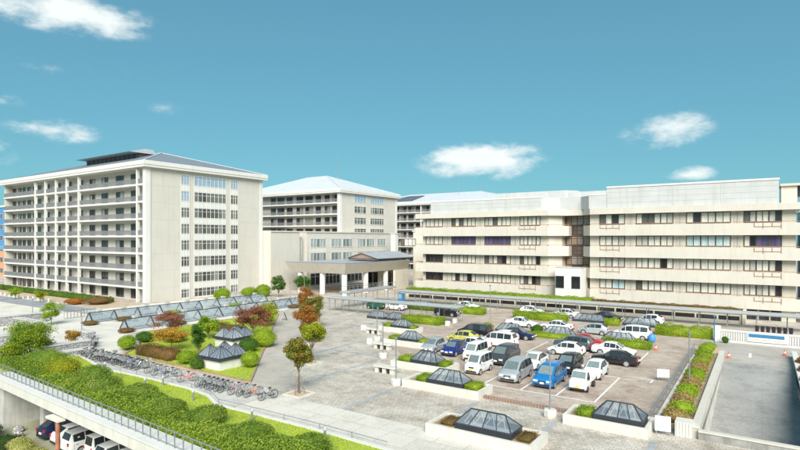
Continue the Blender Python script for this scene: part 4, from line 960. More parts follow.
tree('yellow green broadleaf tree behind the red maple', -58.6, 52.4, 3.9, 2.3, 'leaf_yellowgreen', 1.0, 3600, .2, clumps=18)
tree('wide dull red maple in front of the glass ridge end', -62.4, 40.2, 3.6, 2.6, 'leaf_red', 1.2, 3600, .18, flat=.6, clumps=18)
tree('flat topped golden orange maple standing alone on the lawn', -54.6, 35.4, 2.9, 2.1, 'leaf_gold', 1.1, 3000, .18, flat=.5, clumps=18)
tree('dark green conical evergreen beside the glass pyramids', -50.3, 35.9, 3.5, 1.1, 'leaf_green', .3, 3600, .16, clumps=20)
tree('rounded mid green tree behind the dark evergreen', -57.2, 42.2, 3.0, 1.7, 'leaf_bright', .6, 3000, .18, clumps=16)
shrub('round lime green bush at the bicycle end of the garden', -59.4, 33.0, 1.0, 1.6, 'leaf_bright', .13, 1800)
hedge('brownish green clipped hedge along the bicycle path', -56.0, -50.0, 32.0, 33.6, 1.15, 'leaf_olive_red', .13, 110)
shrub('wide rounded green bush beside the bicycle path and lawn', -47.7, 31.9 + .9, 1.0, 1.25, 'leaf_hedge', .13, 2200)
shrub('small dark rounded bush at the corner of the white plinth', -44.9, 31.85 + -.1 + .05, .62, 1.05, 'leaf_hedge_dark', .11, 1400)
shrub('upright green bush at the garden path corner of the plinth', -41.3, 35.2, .85, 1.5, 'leaf_hedge', .12, 1600)
shrub('dark green bush between the two sets of glass pyramids', -46.9, 39.7, 1.05, 1.6, 'leaf_green', .13, 1700)
shrub('tall rounded lime bush beside the garden path', -47.6, 42.7, 1.15, 2.0, 'leaf_hedge', .13, 2200)
hedge('low olive hedge behind the deeper glass pyramids', -62.5, -57, 46.2, 47.6, 1.1, 'leaf_olive_red', .15, 70)
shrub('yellow bush behind the golden maple', -59.0, 38.6, 1.3, 1.3, 'leaf_yellowgreen', .15, 1500)
shrub('dark green low bush below the dull red maple', -62.0, 36.6, 1.0, 1.2, 'leaf_green', .14, 1200)
shrub('lime bush at the entrance tip of the garden lawn', -62.5, 55.5, 1.6, 1.1, 'leaf_yellowgreen', .15, 1400)
for (y, lab) in ((38.9, 'at the garden end of the glass ridge bordering the garden'), (47, 'beside the second bay of the garden glass ridge'), (60, 'midway along the garden glass ridge'), (70, 'near the entrance end of the garden glass ridge')):
    shrub('russet shrub ' + lab, -70.4, y, .95, .6, 'leaf_olive_red', .14, 700)
for (y, lab) in ((39.6, 'at the open end of the glass ridge nearer the ward block'), (44.5, 'beside the first bays of the ridge nearer the ward block'), (53, 'midway along the ridge nearer the ward block'), (65.5, 'beside the last bays of the ridge nearer the ward block')):
    shrub('low shrub ' + lab, -81.0, y, 1.1, .6, 'leaf_olive_red' if y < 50 else 'leaf_hedge', .14, 700)
# round trees at the foot of the ward block
shrub('round lime bush against the end wall windows of the ward block', -90.4, 69.6, 1.6, 2.4, 'leaf_bright', .22, 1600)
shrub('lower of two lime bushes near the corner of the ward block', -91.5, 77.5, 1.5, 1.9, 'leaf_bright', .22, 1400)
shrub('taller of two lime bushes near the corner of the ward block', -90.2, 80.4, 1.6, 2.6, 'leaf_bright', .22, 1500)
tree('dark green upright tree before the blank cream wall', -86.2, 81.2, 5.4, 1.9, 'leaf_green', .8, 2600, .28, clumps=18)
tree('green upright tree beside the entrance canopy corner', -83.4, 85.6, 5.2, 1.8, 'leaf_green', .8, 2600, .28, clumps=18)
# clipped hedges in the parking lot
hedge('long clipped hedge with white boxes at its end', -45.0, -38.5, 67.0, 69.2, 1.1, 'leaf_hedge', .17, 70)
hedge('clipped hedge behind the black off-roader, entrance side', -53.2, -47.0, 80.0, 81.6, 1.0, 'leaf_hedge_dark', .18, 60)
hedge('clipped hedge behind the black off-roader, lot side', -46.4, -38.0, 80.2, 82.2, 1.15, 'leaf_hedge', .18, 60)
hedge('long clipped hedge before the white cars by the walkway', -32.7, -24.4, 80.2, 82.2, 1.2, 'leaf_hedge', .18, 60)
hedge('low hedge strip below the skylight with the round green bush', -27.0, -19.9, 66.3, 67.6, .6, 'leaf_hedge', .16, 70)
shrub('round green bush standing on the low hedge strip in the lot', -24.6, 68.7, .75, 1.2, 'leaf_green', .15, 900)
hedge('clipped hedge behind the white coupe and the orange cone', -15.6, -10.4, 65.4, 67.2, .85, 'leaf_hedge', .16, 70)
hedge('short clipped hedge between the two end skylights of the far row', -19.0, -17.0, 81.0, 82.3, 1.0, 'leaf_hedge', .18, 60)
hedge('dense clipped hedge beside the white balustrade', -11.6, -5.2, 76.7, 78.6, 1.35, 'leaf_hedge', .17, 80)
shrub('small lime bush beside the skylight behind the minivans', -31.4, 68.0, .8, 1.0, 'leaf_hedge', .16, 700)
shrub('low lime bush at the bench planter edge near the lamp base', -23.9, 41.4, .9, .4, 'leaf_yellowgreen', .12, 700)
shrub('potted plant with red flowers beside the balustrade pier', -3.7, 75.3, .35, .8, 'leaf_green', .12, 300)
# left side: tower foot, terrace, stone walls
sheet('planting_bed', rect(-190, -98.4, 50.4, 57.6), .012, 'dry_soil')
hedge('long low hedge along the foot of the tall ward block', -165, -106, 54.6, 56.4, 1.0, 'leaf_hedge_dark', .28, 26)
shrub('orange red shrub at the end of the ward block hedge', -109.2, 50.2, 1.6, 1.1, 'leaf_orange', .2, 900)
shrub('olive russet shrub joining the hedge end of the ward block', -105.6, 52.8, 2.2, 1.3, 'leaf_olive_red', .2, 1000)
tree('small round lime tree by the white bollards, farther from the ramp rail', -129, 47.9, 2.4, 1.5, 'leaf_bright', .7, 1400, .22, clumps=12)
tree('small round lime tree by the white bollards, nearer the ramp rail', -118.7, 48.4, 2.2, 1.4, 'leaf_yellowgreen', .6, 1300, .22, clumps=12)
tree('round bright green tree behind the stone walls', -85.8, 36.4, 3.4, 1.7, 'leaf_bright', .8, 3000, .18, clumps=18)
for k in range(11):
    t = thing('bollard', 'short white bollard in the row beside the service road', 'bollard', (-140 + k * 2.3, 49.2, 0), 0, 'bollards along the service road'); MB().lathe([(.16, 0), (.16, .6), (.1, .72)], n=10).build('shaft', 'white_trim', t)
tree('large spreading green and gold bush below the stone wall', -63.8, 25.0, 3.9, 2.7, 'leaf_cloud', .4, 12000, .17, clumps=34, tr=.1)
tree('lower yellow green bush at the deck end', -61.7, 22.6, 2.3, 1.8, 'leaf_cloud', .3, 6000, .15, clumps=18)
tree('small russet tipped bush beside the lamp pedestal', -65.2, 30.0, 2.3, 1.1, 'leaf_gold', .5, 1600, .16, clumps=12)
shrub('bright green bush by the white steps', -80.5, 26.0, 1.6, 1.5, 'leaf_bright', .18, 1200)
# mounded bushes on the bank
for (px, py, r, h, mt, lab) in ((45, 362, 1.9, 1.7, 'leaf_bank', 'tall lime mound on the bank below the spreading bush'), (62, 372, 1.4, 1.7, 'leaf_yellowgreen', 'yellow mound on the bank beside the tall lime mound'), (92, 378, 1.3, 1.5, 'leaf_bank_dark', 'twiggy green mound on the bank across from the crowded bicycles'),
                               (102, 388, 1.2, 1.4, 'leaf_bank_dark', 'dark green mound on the bank near the crowded bicycles'), (140, 396, 1.2, 1.3, 'leaf_bank_dark', 'dark mound on the bank across from the lone red bicycle'), (168, 412, 1.2, 1.3, 'leaf_bank_dark', 'pale tipped mound midway along the bank'),
                               (206, 420, 1.2, 1.3, 'leaf_bank_dark', 'bushy mound on the bank across from the orange bicycle'), (250, 438, 1.2, 1.3, 'leaf_bank_dark', 'bushy mound on the bank across from the black bicycle'), (310, 450, 1.2, 1.2, 'leaf_bank_dark', 'pale tipped mound on the bank opposite the staked tree')):
    gp = G(px, py + 6); shrub(lab, gp[0], max(deck_y(gp[0]) + 2.0, gp[1]), r, h, mt, .13, 2200, name='mound_shrub')
# lower corner planting
for (x, y, r, h, mt, lab) in ((-54.8, 17.6, 1.7, 1.3, 'leaf_dark', 'dark green shrub in the lower bed against the abutment'), (-52.2, 16.8, 1.5, 1.2, 'leaf_hedge_dark', 'mid green shrub in the lower bed beside the brick walk'), (-50.4, 17.8, 1.2, 1.1, 'leaf_dark', 'dark shrub in the lower bed next to the pale yellow bush'),
                              (-49.2, 18.6, .8, 1.0, 'leaf_pale', 'pale yellow bush behind the navy car, first of the row'), (-47.6, 18.2, .95, 1.0, 'leaf_pale', 'pale yellow bush behind the first white van'), (-46.0, 18.0, .9, .95, 'leaf_pale', 'pale yellow bush behind the second white van'), (-44.5, 17.9, .8, .8, 'leaf_pale', 'pale yellow bush nearest the rust coloured post'), (-48.4, 16.4, .9, .7, 'leaf_yellowgreen', 'clipped yellow shrub before the pale bushes')):
    shrub(lab, x, y, r, h, mt, .13, 1500, LOW)
sheet('brick_walk', rect(-66, -51.5, 8, 15.4), LOW + .012, 'brick_walk')
t = thing('boulder', 'grey boulder at the edge of the lower bed', 'rock', (-54.0, 20.3, LOW)); MB().lathe([(.3, 0), (.45, .15), (.4, .4), (.15, .55)], n=9).build('stone', 'stone_masonry', t)
t = thing('boulder', 'second grey boulder beside the lower car park floor', 'rock', (-52.4, 19.6, LOW)); MB().lathe([(.35, 0), (.5, .2), (.42, .45), (.2, .6)], n=8).build('stone', 'stone_masonry', t)
def stone_wall(label, x0, x1, y0, y1, h):
    t = thing('stone_wall', label, 'wall', (x0, y0, 0)); MB().box(0, x1 - x0, 0, y1 - y0, 0, h).build('masonry', 'stone_masonry', t)
    MB().box(-.06, x1 - x0 + .06, -.06, y1 - y0 + .06, h, h + .12).build('capping', 'stone_cap', t); return t
stone_wall('purple grey stone wall beside the crowded bicycles', -63.0, -62.2, 25.6, 30.4, 1.15)
stone_wall('lower stone bench wall in front of the bicycle wall', -61.9, -60.9, 25.8, 29.9, .5)
stone_wall('stone wall around the terrace steps near the service road', -91.0, -90.0, 26, 37.5, 1.3)
stone_wall('short stone wall left of the white steps', -74, -73, 22.5, 27.0, 1.2)
stone_wall('stone wall closing the terrace behind the steps', -89.9, -83, 33.2, 34.2, 1.0)
stone_wall('square stone pedestal under the terrace lamp', -72.6, -71.4, 33.5, 34.7, .8)
stone_wall('low stone block at the terrace corner', -69.5, -68.3, 33.0, 34.0, 1.0)
# steps beside the stone wall
t = thing('steps', 'broad white steps between the stone walls of the terrace', 'steps', (-82.5, 25, 0))
for k in range(6): MB().box(k * .0, 6.5, k * .42, (k + 1) * .42 - .003, 0, .12 * (k + 1)).build('step', 'white_trim', t)
t = thing('ramp_rail', 'blue grey picket railing around the terrace ramp', 'railing', (-103, 45, 0)); obj('rail_panel', railing_mesh(13, 1.2, .5, 'x', 'rail_grey', .09), t); obj('rail_panel', railing_mesh(5, 1.2, .5, 'y', 'rail_grey', .09), t, (13, -5, 0))
sheet('terrace_platform', rect(-98, -85.6, 51, 76.2), .011, 'light_terrace')
t = thing('low_wall', 'low pale wall at the foot of the ward block end', 'wall', (-95, 72, 0)); MB().box(0, .4, 0, 14, 0, .9).build('wall', 'concrete', t); MB().box(-.05, .45, -.05, 14.05, .9, 1.0).build('coping', 'stone_cap', t)

# ================================================================== VEHICLES
# stations along the length: (y, z_bottom, z_belt, z_top, half-width factor, roof-width factor); a,b,... cabin range
CAR = {
 'sedan': dict(L=4.45, W=1.68, st=[(0, .38, .58, .62, .78, .70), (.10, .24, .64, .69, .93, .80), (.55, .20, .72, .78, 1, .84), (1.15, .20, .83, .90, 1, .84), (1.85, .20, .88, 1.34, 1, .70), (2.45, .20, .89, 1.40, 1, .70), (3.05, .20, .90, 1.36, 1, .69), (3.75, .22, .92, .99, 1, .80), (4.25, .24, .90, .95, .96, .80), (4.40, .34, .84, .88, .88, .74)], cab=(3, 7), wx=(.80, 3.42), wr=.30),
 'hatch': dict(L=3.75, W=1.60, st=[(0, .36, .60, .64, .80, .72), (.09, .22, .68, .74, .94, .82), (.40, .20, .76, .84, 1, .84), (.80, .20, .86, .95, 1, .84), (1.50, .20, .90, 1.40, 1, .72), (2.15, .20, .92, 1.46, 1, .72), (2.95, .20, .95, 1.42, 1, .70), (3.55, .24, .97, 1.08, .98, .78), (3.72, .34, .86, .92, .90, .74)], cab=(3, 7), wx=(.66, 3.02), wr=.29),
 'minivan': dict(L=4.45, W=1.72, st=[(0, .36, .66, .70, .82, .74), (.08, .22, .78, .84, .95, .84), (.35, .20, .90, .97, 1, .86), (.75, .20, .98, 1.08, 1, .86), (1.55, .20, 1.02, 1.66, 1, .78), (2.35, .20, 1.03, 1.74, 1, .78), (3.20, .20, 1.04, 1.73, 1, .77), (4.10, .22, 1.05, 1.66, 1, .76), (4.32, .26, 1.06, 1.16, .98, .84), (4.43, .34, .95, 1.0, .92, .80)], cab=(3, 8), wx=(.80, 3.52), wr=.30),
 'keivan': dict(L=3.30, W=1.42, st=[(0, .34, .62, .66, .86, .78), (.05, .22, .84, .90, .97, .86), (.22, .20, .96, 1.04, 1, .88), (.34, .20, 1.00, 1.10, 1, .88), (.85, .20, 1.02, 1.72, 1, .82), (1.55, .20, 1.02, 1.80, 1, .83), (2.35, .20, 1.02, 1.80, 1, .83), (3.12, .20, 1.02, 1.76, 1, .82), (3.24, .24, 1.02, 1.10, .99, .88), (3.29, .34, .92, .96, .95, .84)], cab=(3, 8), wx=(.55, 2.65), wr=.27),
 'suv': dict(L=4.15, W=1.70, st=[(0, .42, .78, .82, .84, .76), (.08, .30, .88, .94, .95, .84), (.45, .27, .94, 1.02, 1, .86), (1.00, .27, 1.00, 1.09, 1, .86), (1.60, .27, 1.04, 1.56, 1, .76), (2.30, .27, 1.05, 1.62, 1, .76), (3.10, .27, 1.07, 1.60, 1, .75), (3.85, .28, 1.08, 1.50, 1, .75), (4.05, .32, 1.06, 1.14, .98, .82), (4.14, .42, .96, 1.0, .92, .78)], cab=(3, 8), wx=(.80, 3.30), wr=.34),
}
def ring(st, W):
    y, zb, zl, zt, f, fr = st; w = W / 2 * f; wr = W / 2 * fr; zm = zb + (zl - zb) * .55
    half = [(w * .88, zb), (w * .985, zb + .10), (w, zm), (w * .965, zl), (wr, zt - .035), (wr * .86, zt), (wr * .45, zt + .018)]
    pts = [(x, y, z) for x, z in half] + [(-x, y, z) for x, z in half[::-1]]
    return pts
PROTO = {}
def shrinkq(q, k):
    c = sum((Vector(p) for p in q), Vector()) / len(q); return [c + (Vector(p) - c) * k for p in q]
def car_proto(kind):
    sp = CAR[kind]; L, W, ST = sp['L'], sp['W'], sp['st']; rs = [ring(s, W) for s in ST]; n = len(rs[0]); cy = L / 2
    sh = lambda p: (p[0], p[1] - cy, p[2])
    body = MB(); vs = [sh(p) for r_ in rs for p in r_]
    fs = [(i * n + j, i * n + (j + 1) % n, (i + 1) * n + (j + 1) % n, (i + 1) * n + j) for i in range(len(rs) - 1) for j in range(n)]
    fs += [tuple(range(n))[::-1], tuple(range((len(rs) - 1) * n, len(rs) * n))]; body.add(vs, fs)
    P = {}; P['body'] = body; a, e = sp['cab']; G_ = []
    def thick(q, d, nrm):                                     # a thin pane standing proud of the body
        o_ = [p + nrm * d for p in q]; i_ = [p - nrm * .01 for p in q]; k = len(q); mb = MB()
        return mb.add(o_ + i_, [tuple(range(k)), tuple(range(k, 2 * k))[::-1]] + [(i, (i + 1) % k, k + (i + 1) % k, k + i) for i in range(k)])
    def q_norm(q): 
        m_ = (q[1] - q[0]).cross(q[2] - q[0]).normalized(); return m_
    sides = []
    for i in range(a, e):
        for sgn in (1, -1):
            i4, i5 = (3, 4) if sgn == 1 else (n - 4, n - 5)
            q = [Vector(sh(rs[i][i4])), Vector(sh(rs[i + 1][i4])), Vector(sh(rs[i + 1][i5])), Vector(sh(rs[i][i5]))]
            q = shrinkq(q, .92); nr = q_norm(q); nr = nr if nr.x * sgn > 0 else -nr
            if i == e - 1 and kind != 'sedan' and ST[e][3] - ST[e][2] < .2: continue
            sides.append(thick(q, .012, nr))
    P['side'] = sides
    def cross(i, j):
        q = [Vector(sh(rs[i][5])), Vector(sh(rs[i][n - 6])), Vector(sh(rs[j][n - 6])), Vector(sh(rs[j][5]))]; q = shrinkq(q, .93)
        nr = q_norm(q); nr = nr if nr.z > 0 else -nr; return thick(q, .03, nr)
    P['wind'] = cross(a, a + 1); P['rear'] = cross(e - 1, e)
    w2 = W / 2; z0f, z1f = ST[1][2], ST[0][2]; f0 = ST[1][1]
    P['head'] = [MB().box(min(s * w2 * .42, s * w2 * .86), max(s * w2 * .42, s * w2 * .86), -cy - .02, -cy + .16, ST[1][2] - .17, ST[1][2] - .03) for s in (1, -1)]
    P['grille'] = MB().box(-w2 * .36, w2 * .36, -cy - .025, -cy + .05, ST[1][2] - .20, ST[1][2] - .08); P['bumper'] = MB().box(-w2 * .74, w2 * .74, -cy - .03, -cy + .08, ST[0][1] - .06, ST[0][1] + .08)
    P['plate_f'] = MB().box(-.17, .17, -cy - .045, -cy - .02, ST[0][1] + .09, ST[0][1] + .25); P['plate_r'] = MB().box(-.17, .17, cy - .04, cy + .02, ST[0][1] + .16, ST[0][1] + .32)
    ze = ST[-2][2]; P['tail'] = [MB().box(min(s * w2 * .66, s * w2 * .9), max(s * w2 * .66, s * w2 * .9), cy - .20, cy + .015, ze - .24, ze - .02) for s in (1, -1)]
    P['rbumper'] = MB().box(-w2 * .8, w2 * .8, cy - .1, cy + .03, ST[-1][1] - .08, ST[-1][1] + .06)
    ym, zm = ST[a][0] + .28 - cy, ST[a][2] + .05; P['mirror'] = [MB().box(min(s * (w2 + .02), s * (w2 + .19)), max(s * (w2 + .02), s * (w2 + .19)), ym - .05, ym + .07, zm, zm + .15) for s in (1, -1)]
    r = sp['wr']; ty = MB().lathe([(r - .085, -.085), (r - .01, -.085), (r, -.06), (r, .06), (r - .01, .085), (r - .09, .085)], n=20, axis='x')
    rm = MB().lathe([(r * .76, -.02), (r * .74, .09), (r * .24, .098), (.04, .10)], n=20, axis='x'); 
    ar = MB().lathe([(r + .055, -.1), (r + .055, .006), (r - .05, .008)], n=20, axis='x')
    P['wheel'] = (ty, rm, ar); P['wpos'] = [(s * (w2 - .075), y - cy, r) for y in sp['wx'] for s in (1, -1)]
    dl = MB()
    for y in (ST[a][0] + .25, ST[a + 1][0] + .62, ST[e - 1][0] - .05):
        for s in (1, -1): dl.box(min(s * (w2 - .012), s * (w2 + .002)), max(s * (w2 - .012), s * (w2 + .002)), y - cy - .008, y - cy + .008, ST[a][1] + .2, ST[a][2] - .08)
    P['doorline'] = dl
    P['handle'] = [MB().box(min(s * (w2 - .01), s * (w2 + .03)), max(s * (w2 - .01), s * (w2 + .03)), y - cy - .09, y - cy + .09, ST[a + 1][2] - .16, ST[a + 1][2] - .12) for y in (ST[a + 1][0] + .40, ST[e - 1][0] - .25) for s in (1, -1)]
    return P
MESHC = {}
def cm_(key, mb, mat, smooth=None):
    k = (key, mat)
    if k not in MESHC: MESHC[k] = mb.mesh(key.split('|')[0], mat, smooth)
    return MESHC[k]
def car(kind, colour, x, y, rz, label, cat='car', z=0., plate='plate', sc=1.0):
    if kind not in PROTO: PROTO[kind] = car_proto(kind)
    P = PROTO[kind]; t = thing({'minivan': 'minivan', 'keivan': 'van', 'suv': 'off_roader', 'sedan': 'saloon_car', 'hatch': 'hatchback'}[kind], label, cat, (x, y, z + .004), R(rz + random.uniform(-1.5, 1.5)))
    K = '|' + kind
    b_ = obj('body', cm_('body' + K, P['body'], colour, 35), t); obj('door_gap', cm_('door_gap' + K, P['doorline'], 'black_plastic'), b_)
    for i, h in enumerate(P['handle']): obj('door_handle', cm_('door_handle' + K + str(i), h, 'chrome'), b_)
    obj('windscreen', cm_('windscreen' + K, P['wind'], 'car_windscreen'), t); obj('rear_window', cm_('rear_window' + K, P['rear'], 'car_glass'), t)
    for i, s in enumerate(P['side']): obj('side_window', cm_('side_window' + K + str(i), s, 'car_glass'), t)
    for i in (0, 1):
        obj('headlight', cm_('headlight' + K + str(i), P['head'][i], 'head_lamp'), t); obj('tail_light', cm_('tail_light' + K + str(i), P['tail'][i], 'tail_lamp'), t)
        obj('mirror', cm_('mirror' + K + str(i), P['mirror'][i], colour), t)
    obj('grille', cm_('grille' + K, P['grille'], 'black_plastic'), t); obj('bumper', cm_('bumper' + K, P['bumper'], 'black_plastic'), t); obj('bumper', cm_('rbumper' + K, P['rbumper'], 'black_plastic'), t)
    obj('licence_plate', cm_('plate_f' + K, P['plate_f'], plate), t); obj('licence_plate', cm_('plate_r' + K, P['plate_r'], plate), t)
    for (wx, wy, wz) in P['wpos']:
        ry = 0 if wx > 0 else math.pi
        w = obj('wheel', cm_('tyre' + K, P['wheel'][0], 'black_rubber', 40), t, (wx, wy, wz)); w.rotation_euler = (0, 0, ry)
        obj('rim', cm_('rim' + K, P['wheel'][1], 'rim', 40), w); obj('wheel_arch', cm_('arch' + K, P['wheel'][2], 'black_plastic', 40), w, (.071, 0, 0))
    return t
FC, AW, LF, RT = 0, 180, -90, 90                     # facing the walkway, away from it, towards -X, towards +X
CARS = [
 ('hatch', 'car_indigo', -27.7, 51.7, FC, 'indigo blue hatchback parked beside a white skylight planter'),
 ('hatch', 'car_yellow', -30.0, 58.2, LF, 'yellow hatchback parked in front of the long black minivan'),
 ('minivan', 'car_black', -30.4, 62.2, LF, 'long black minivan behind the yellow hatchback'),
 ('sedan', 'car_white', -27.4, 55.1, LF, 'white saloon between the indigo hatchback and the yellow one'),
 ('keivan', 'car_white', -24.7, 50.7, FC, 'small white van with dark windscreen behind the other small white van'),
 ('keivan', 'car_white', -22.1, 46.1, FC, 'small boxy white van in the front bay beside a skylight planter', ),
 ('minivan', 'car_white', -25.5, 58.3, LF, 'white minivan parked sideways behind the dark grey minivan'),
 ('sedan', 'car_navy', -25.5, 64.2, RT, 'dark navy saloon parked before the low skylight and hedge strip'),
 ('hatch', 'car_white', -26.2, 61.2, LF, 'white hatchback squeezed between the white minivan and the navy saloon'),
 ('sedan', 'car_white', -28.5, 73.2, RT, 'white saloon in the middle row behind the first low skylight'),
 ('sedan', 'car_white', -23.4, 73.0, LF, 'white saloon in the middle row behind the round bush'),
 ('hatch', 'car_silver', -18.3, 72.8, LF, 'silver estate car in the middle row above the red car'),
 ('minivan', 'car_white', -13.5, 72.1, LF, 'white people carrier with a blue bag hanging at its rear corner'),
 ('hatch', 'car_white', -31.6, 85.9, RT, 'white hatchback in the far row behind the long clipped hedge'),
 ('sedan', 'car_white', -26.1, 85.9, LF, 'white saloon in the far row next to the black saloon'),
 ('sedan', 'car_black', -19.7, 86.1, RT, 'black saloon in the far row by the covered walkway'),
 ('hatch', 'car_white', -13.7, 86.1, LF, 'white hatchback in the far row behind the last low skylight'),
 ('sedan', 'car_white', -43.8, 86.3, RT, 'white saloon near the podium corner behind a low skylight'),
 ('suv', 'car_black', -42.4, 76.6, RT, 'black off-roader parked between two clipped hedges'),
 ('minivan', 'car_grey', -21.7, 51.2, FC, 'dark grey minivan behind the front row, beside the silver minivan'),
 ('minivan', 'car_silver', -18.3, 45.8, FC, 'silver minivan in the front bays between the white van and the blue car'),
 ('sedan', 'car_white', -18.5, 51.0, FC, 'white saloon right behind the silver minivan'),
 ('minivan', 'car_blue', -15.2, 45.8, FC, 'bright blue compact people carrier in the front bays'),
 ('suv', 'car_black', -15.2, 51.1, FC, 'black off-roader with chrome right behind the bright blue car'),
 ('hatch', 'car_white', -12.6, 50.6, FC, 'white hatchback right behind the small white truck'),
 ('hatch', 'car_white', -17.5, 58.1, LF, 'white hatchback parked sideways in front of the grey green off-roader'),
 ('suv', 'car_greenblue', -17.7, 61.3, LF, 'grey green off-roader between the white hatchback and the red car'),
 ('hatch', 'car_red', -16.9, 64.0, RT, 'red hatchback mostly hidden behind the grey green off-roader'),
 ('sedan', 'car_white', -13.3, 60.9, RT, 'white coupe behind the black saloon with silver wheels'),
 ('sedan', 'car_black', -12.2, 56.6, LF, 'shiny black saloon with silver wheels parked alone across the bays'),
 ('hatch', 'car_silver', -30.3, 51.8, FC, 'silver hatchback tucked between a planter and the indigo hatchback'),
 ('keivan', 'green_tarp', -57.3, 77.2, LF, 'dark green small van under the crossing walkway roof'),
 ('hatch', 'car_white', -53.4, 78.0, LF, 'white hatchback beside the dark green small van'),
]
for c_ in CARS: car(c_[0], c_[1], c_[2], c_[3], c_[4], c_[5], 'van' if c_[0] == 'keivan' else 'car', plate='plate_yellow' if c_[0] == 'keivan' else 'plate')
LV = [('hatch', 'car_navy', -50.2, 'navy blue car under the deck beside the abutment'), ('hatch', 'car_white', -47.7, 'white car under the deck next to the navy car'), ('minivan', 'car_white', -45.2, 'white people carrier under the deck behind the pale bushes'),
      ('keivan', 'car_white', -42.7, 'white van under the deck behind the rust coloured post'), ('minivan', 'car_white', -40.2, 'white people carrier under the deck past the rust coloured post'), ('keivan', 'car_white', -37.8, 'white van under the deck next to the far column')]
for k_, c_, x, lab in LV: car(k_, c_, x, 22.3, AW, lab, 'van' if k_ == 'keivan' else 'car', z=LOW + .004)
# small white cab-over truck
t = thing('pickup_truck', 'small white cab-over truck with low drop-side bed in the end bay', 'truck', (-12.45, 45.8, .004), 0)
cabst = [(0, .34, .62, .66, .88, .80), (.05, .24, .86, .92, .97, .88), (.20, .22, .96, 1.04, 1, .88), (.32, .22, .98, 1.08, 1, .88), (.75, .22, 1.0, 1.62, 1, .82), (1.30, .22, 1.0, 1.66, 1, .82), (1.42, .22, 1.0, 1.60, 1, .82)]
rs = [ring(s_, 1.40) for s_ in cabst]; n = len(rs[0]); cb = MB(); cb.add([(p[0], p[1] - 1.62, p[2]) for q in rs for p in q], [(i * n + j, i * n + (j + 1) % n, (i + 1) * n + (j + 1) % n, (i + 1) * n + j) for i in range(len(rs) - 1) for j in range(n)] + [tuple(range(n))[::-1], tuple(range((len(rs) - 1) * n, len(rs) * n))])
cb.build('cab', 'car_white', t, smooth=35)
q = [(-.56, -1.62 + .36, 1.12), (.56, -1.62 + .36, 1.12), (.52, -1.62 + .72, 1.58), (-.52, -1.62 + .72, 1.58)]
MB().add([(x, y - .03, z + .02) for x, y, z in q] + [(x, y + .01, z - .01) for x, y, z in q], [(0, 1, 2, 3), (7, 6, 5, 4), (0, 4, 5, 1), (1, 5, 6, 2), (2, 6, 7, 3), (3, 7, 4, 0)]).build('windscreen', 'car_windscreen', t)
for s_ in (1, -1):
    q = [(s_ * .695, -1.12, 1.04), (s_ * .695, -.38, 1.04), (s_ * .60, -.36, 1.52), (s_ * .60, -.86, 1.52)]
    MB().add([(x + s_ * .012, y, z) for x, y, z in q] + [(x - s_ * .02, y, z) for x, y, z in q], [(0, 1, 2, 3), (7, 6, 5, 4), (0, 4, 5, 1), (1, 5, 6, 2), (2, 6, 7, 3), (3, 7, 4, 0)]).build('side_window', 'car_glass', t)
    MB().box(min(s_ * .36, s_ * .62), max(s_ * .36, s_ * .62), -1.64, -1.5, .66, .82).build('headlight', 'head_lamp', t)
    MB().box(min(s_ * .70, s_ * .86), max(s_ * .70, s_ * .86), -1.2, -1.1, 1.06, 1.30).build('mirror', 'black_plastic', t)
    MB().box(min(s_ * .66, s_ * .70), max(s_ * .66, s_ * .70), -.16, 1.60, .72, 1.0).build('bed_side', 'car_white', t)
    for y in (-1.05, 1.0):
        w = MB().lathe([(.18, -.08), (.255, -.08), (.265, -.05), (.265, .05), (.255, .08), (.18, .08)], n=18, axis='x').build('wheel', 'black_rubber', t, (s_ * .63, y, .265), smooth=40)
        MB().lathe([(.17, -.02), (.16, .05 * s_), (.03, .085 * s_)], n=16, axis='x').build('rim', 'rim', w)
MB().box(-.66, .66, -.16, 1.60, .60, .72).build('bed_floor', 'car_white', t); MB().box(-.66, .66, 1.56, 1.60, .721, 1.0).build('tailgate', 'car_white', t); MB().box(-.4, .4, -.15, 1.5, .3, .595).build('chassis', 'black_plastic', t)
MB().box(-.64, .64, -.19, -.14, .73, 1.5).build('headboard', 'car_white', t); MB().box(-.17, .17, -1.66, -1.62, .40, .56).build('licence_plate', 'plate_yellow', t); MB().box(-.6, .6, -1.645, -1.55, .26, .38).build('bumper', 'black_plastic', t)
t = thing('bag', 'blue plastic bag hanging at the rear corner of a white people carrier', 'bag', (-11.1, 71.0, 0)); MB().lathe([(.25, 0), (.42, .15), (.42, .7), (.2, .95), (.08, 1.05)], n=10).build('sack', 'blue_bag', t, smooth=60)

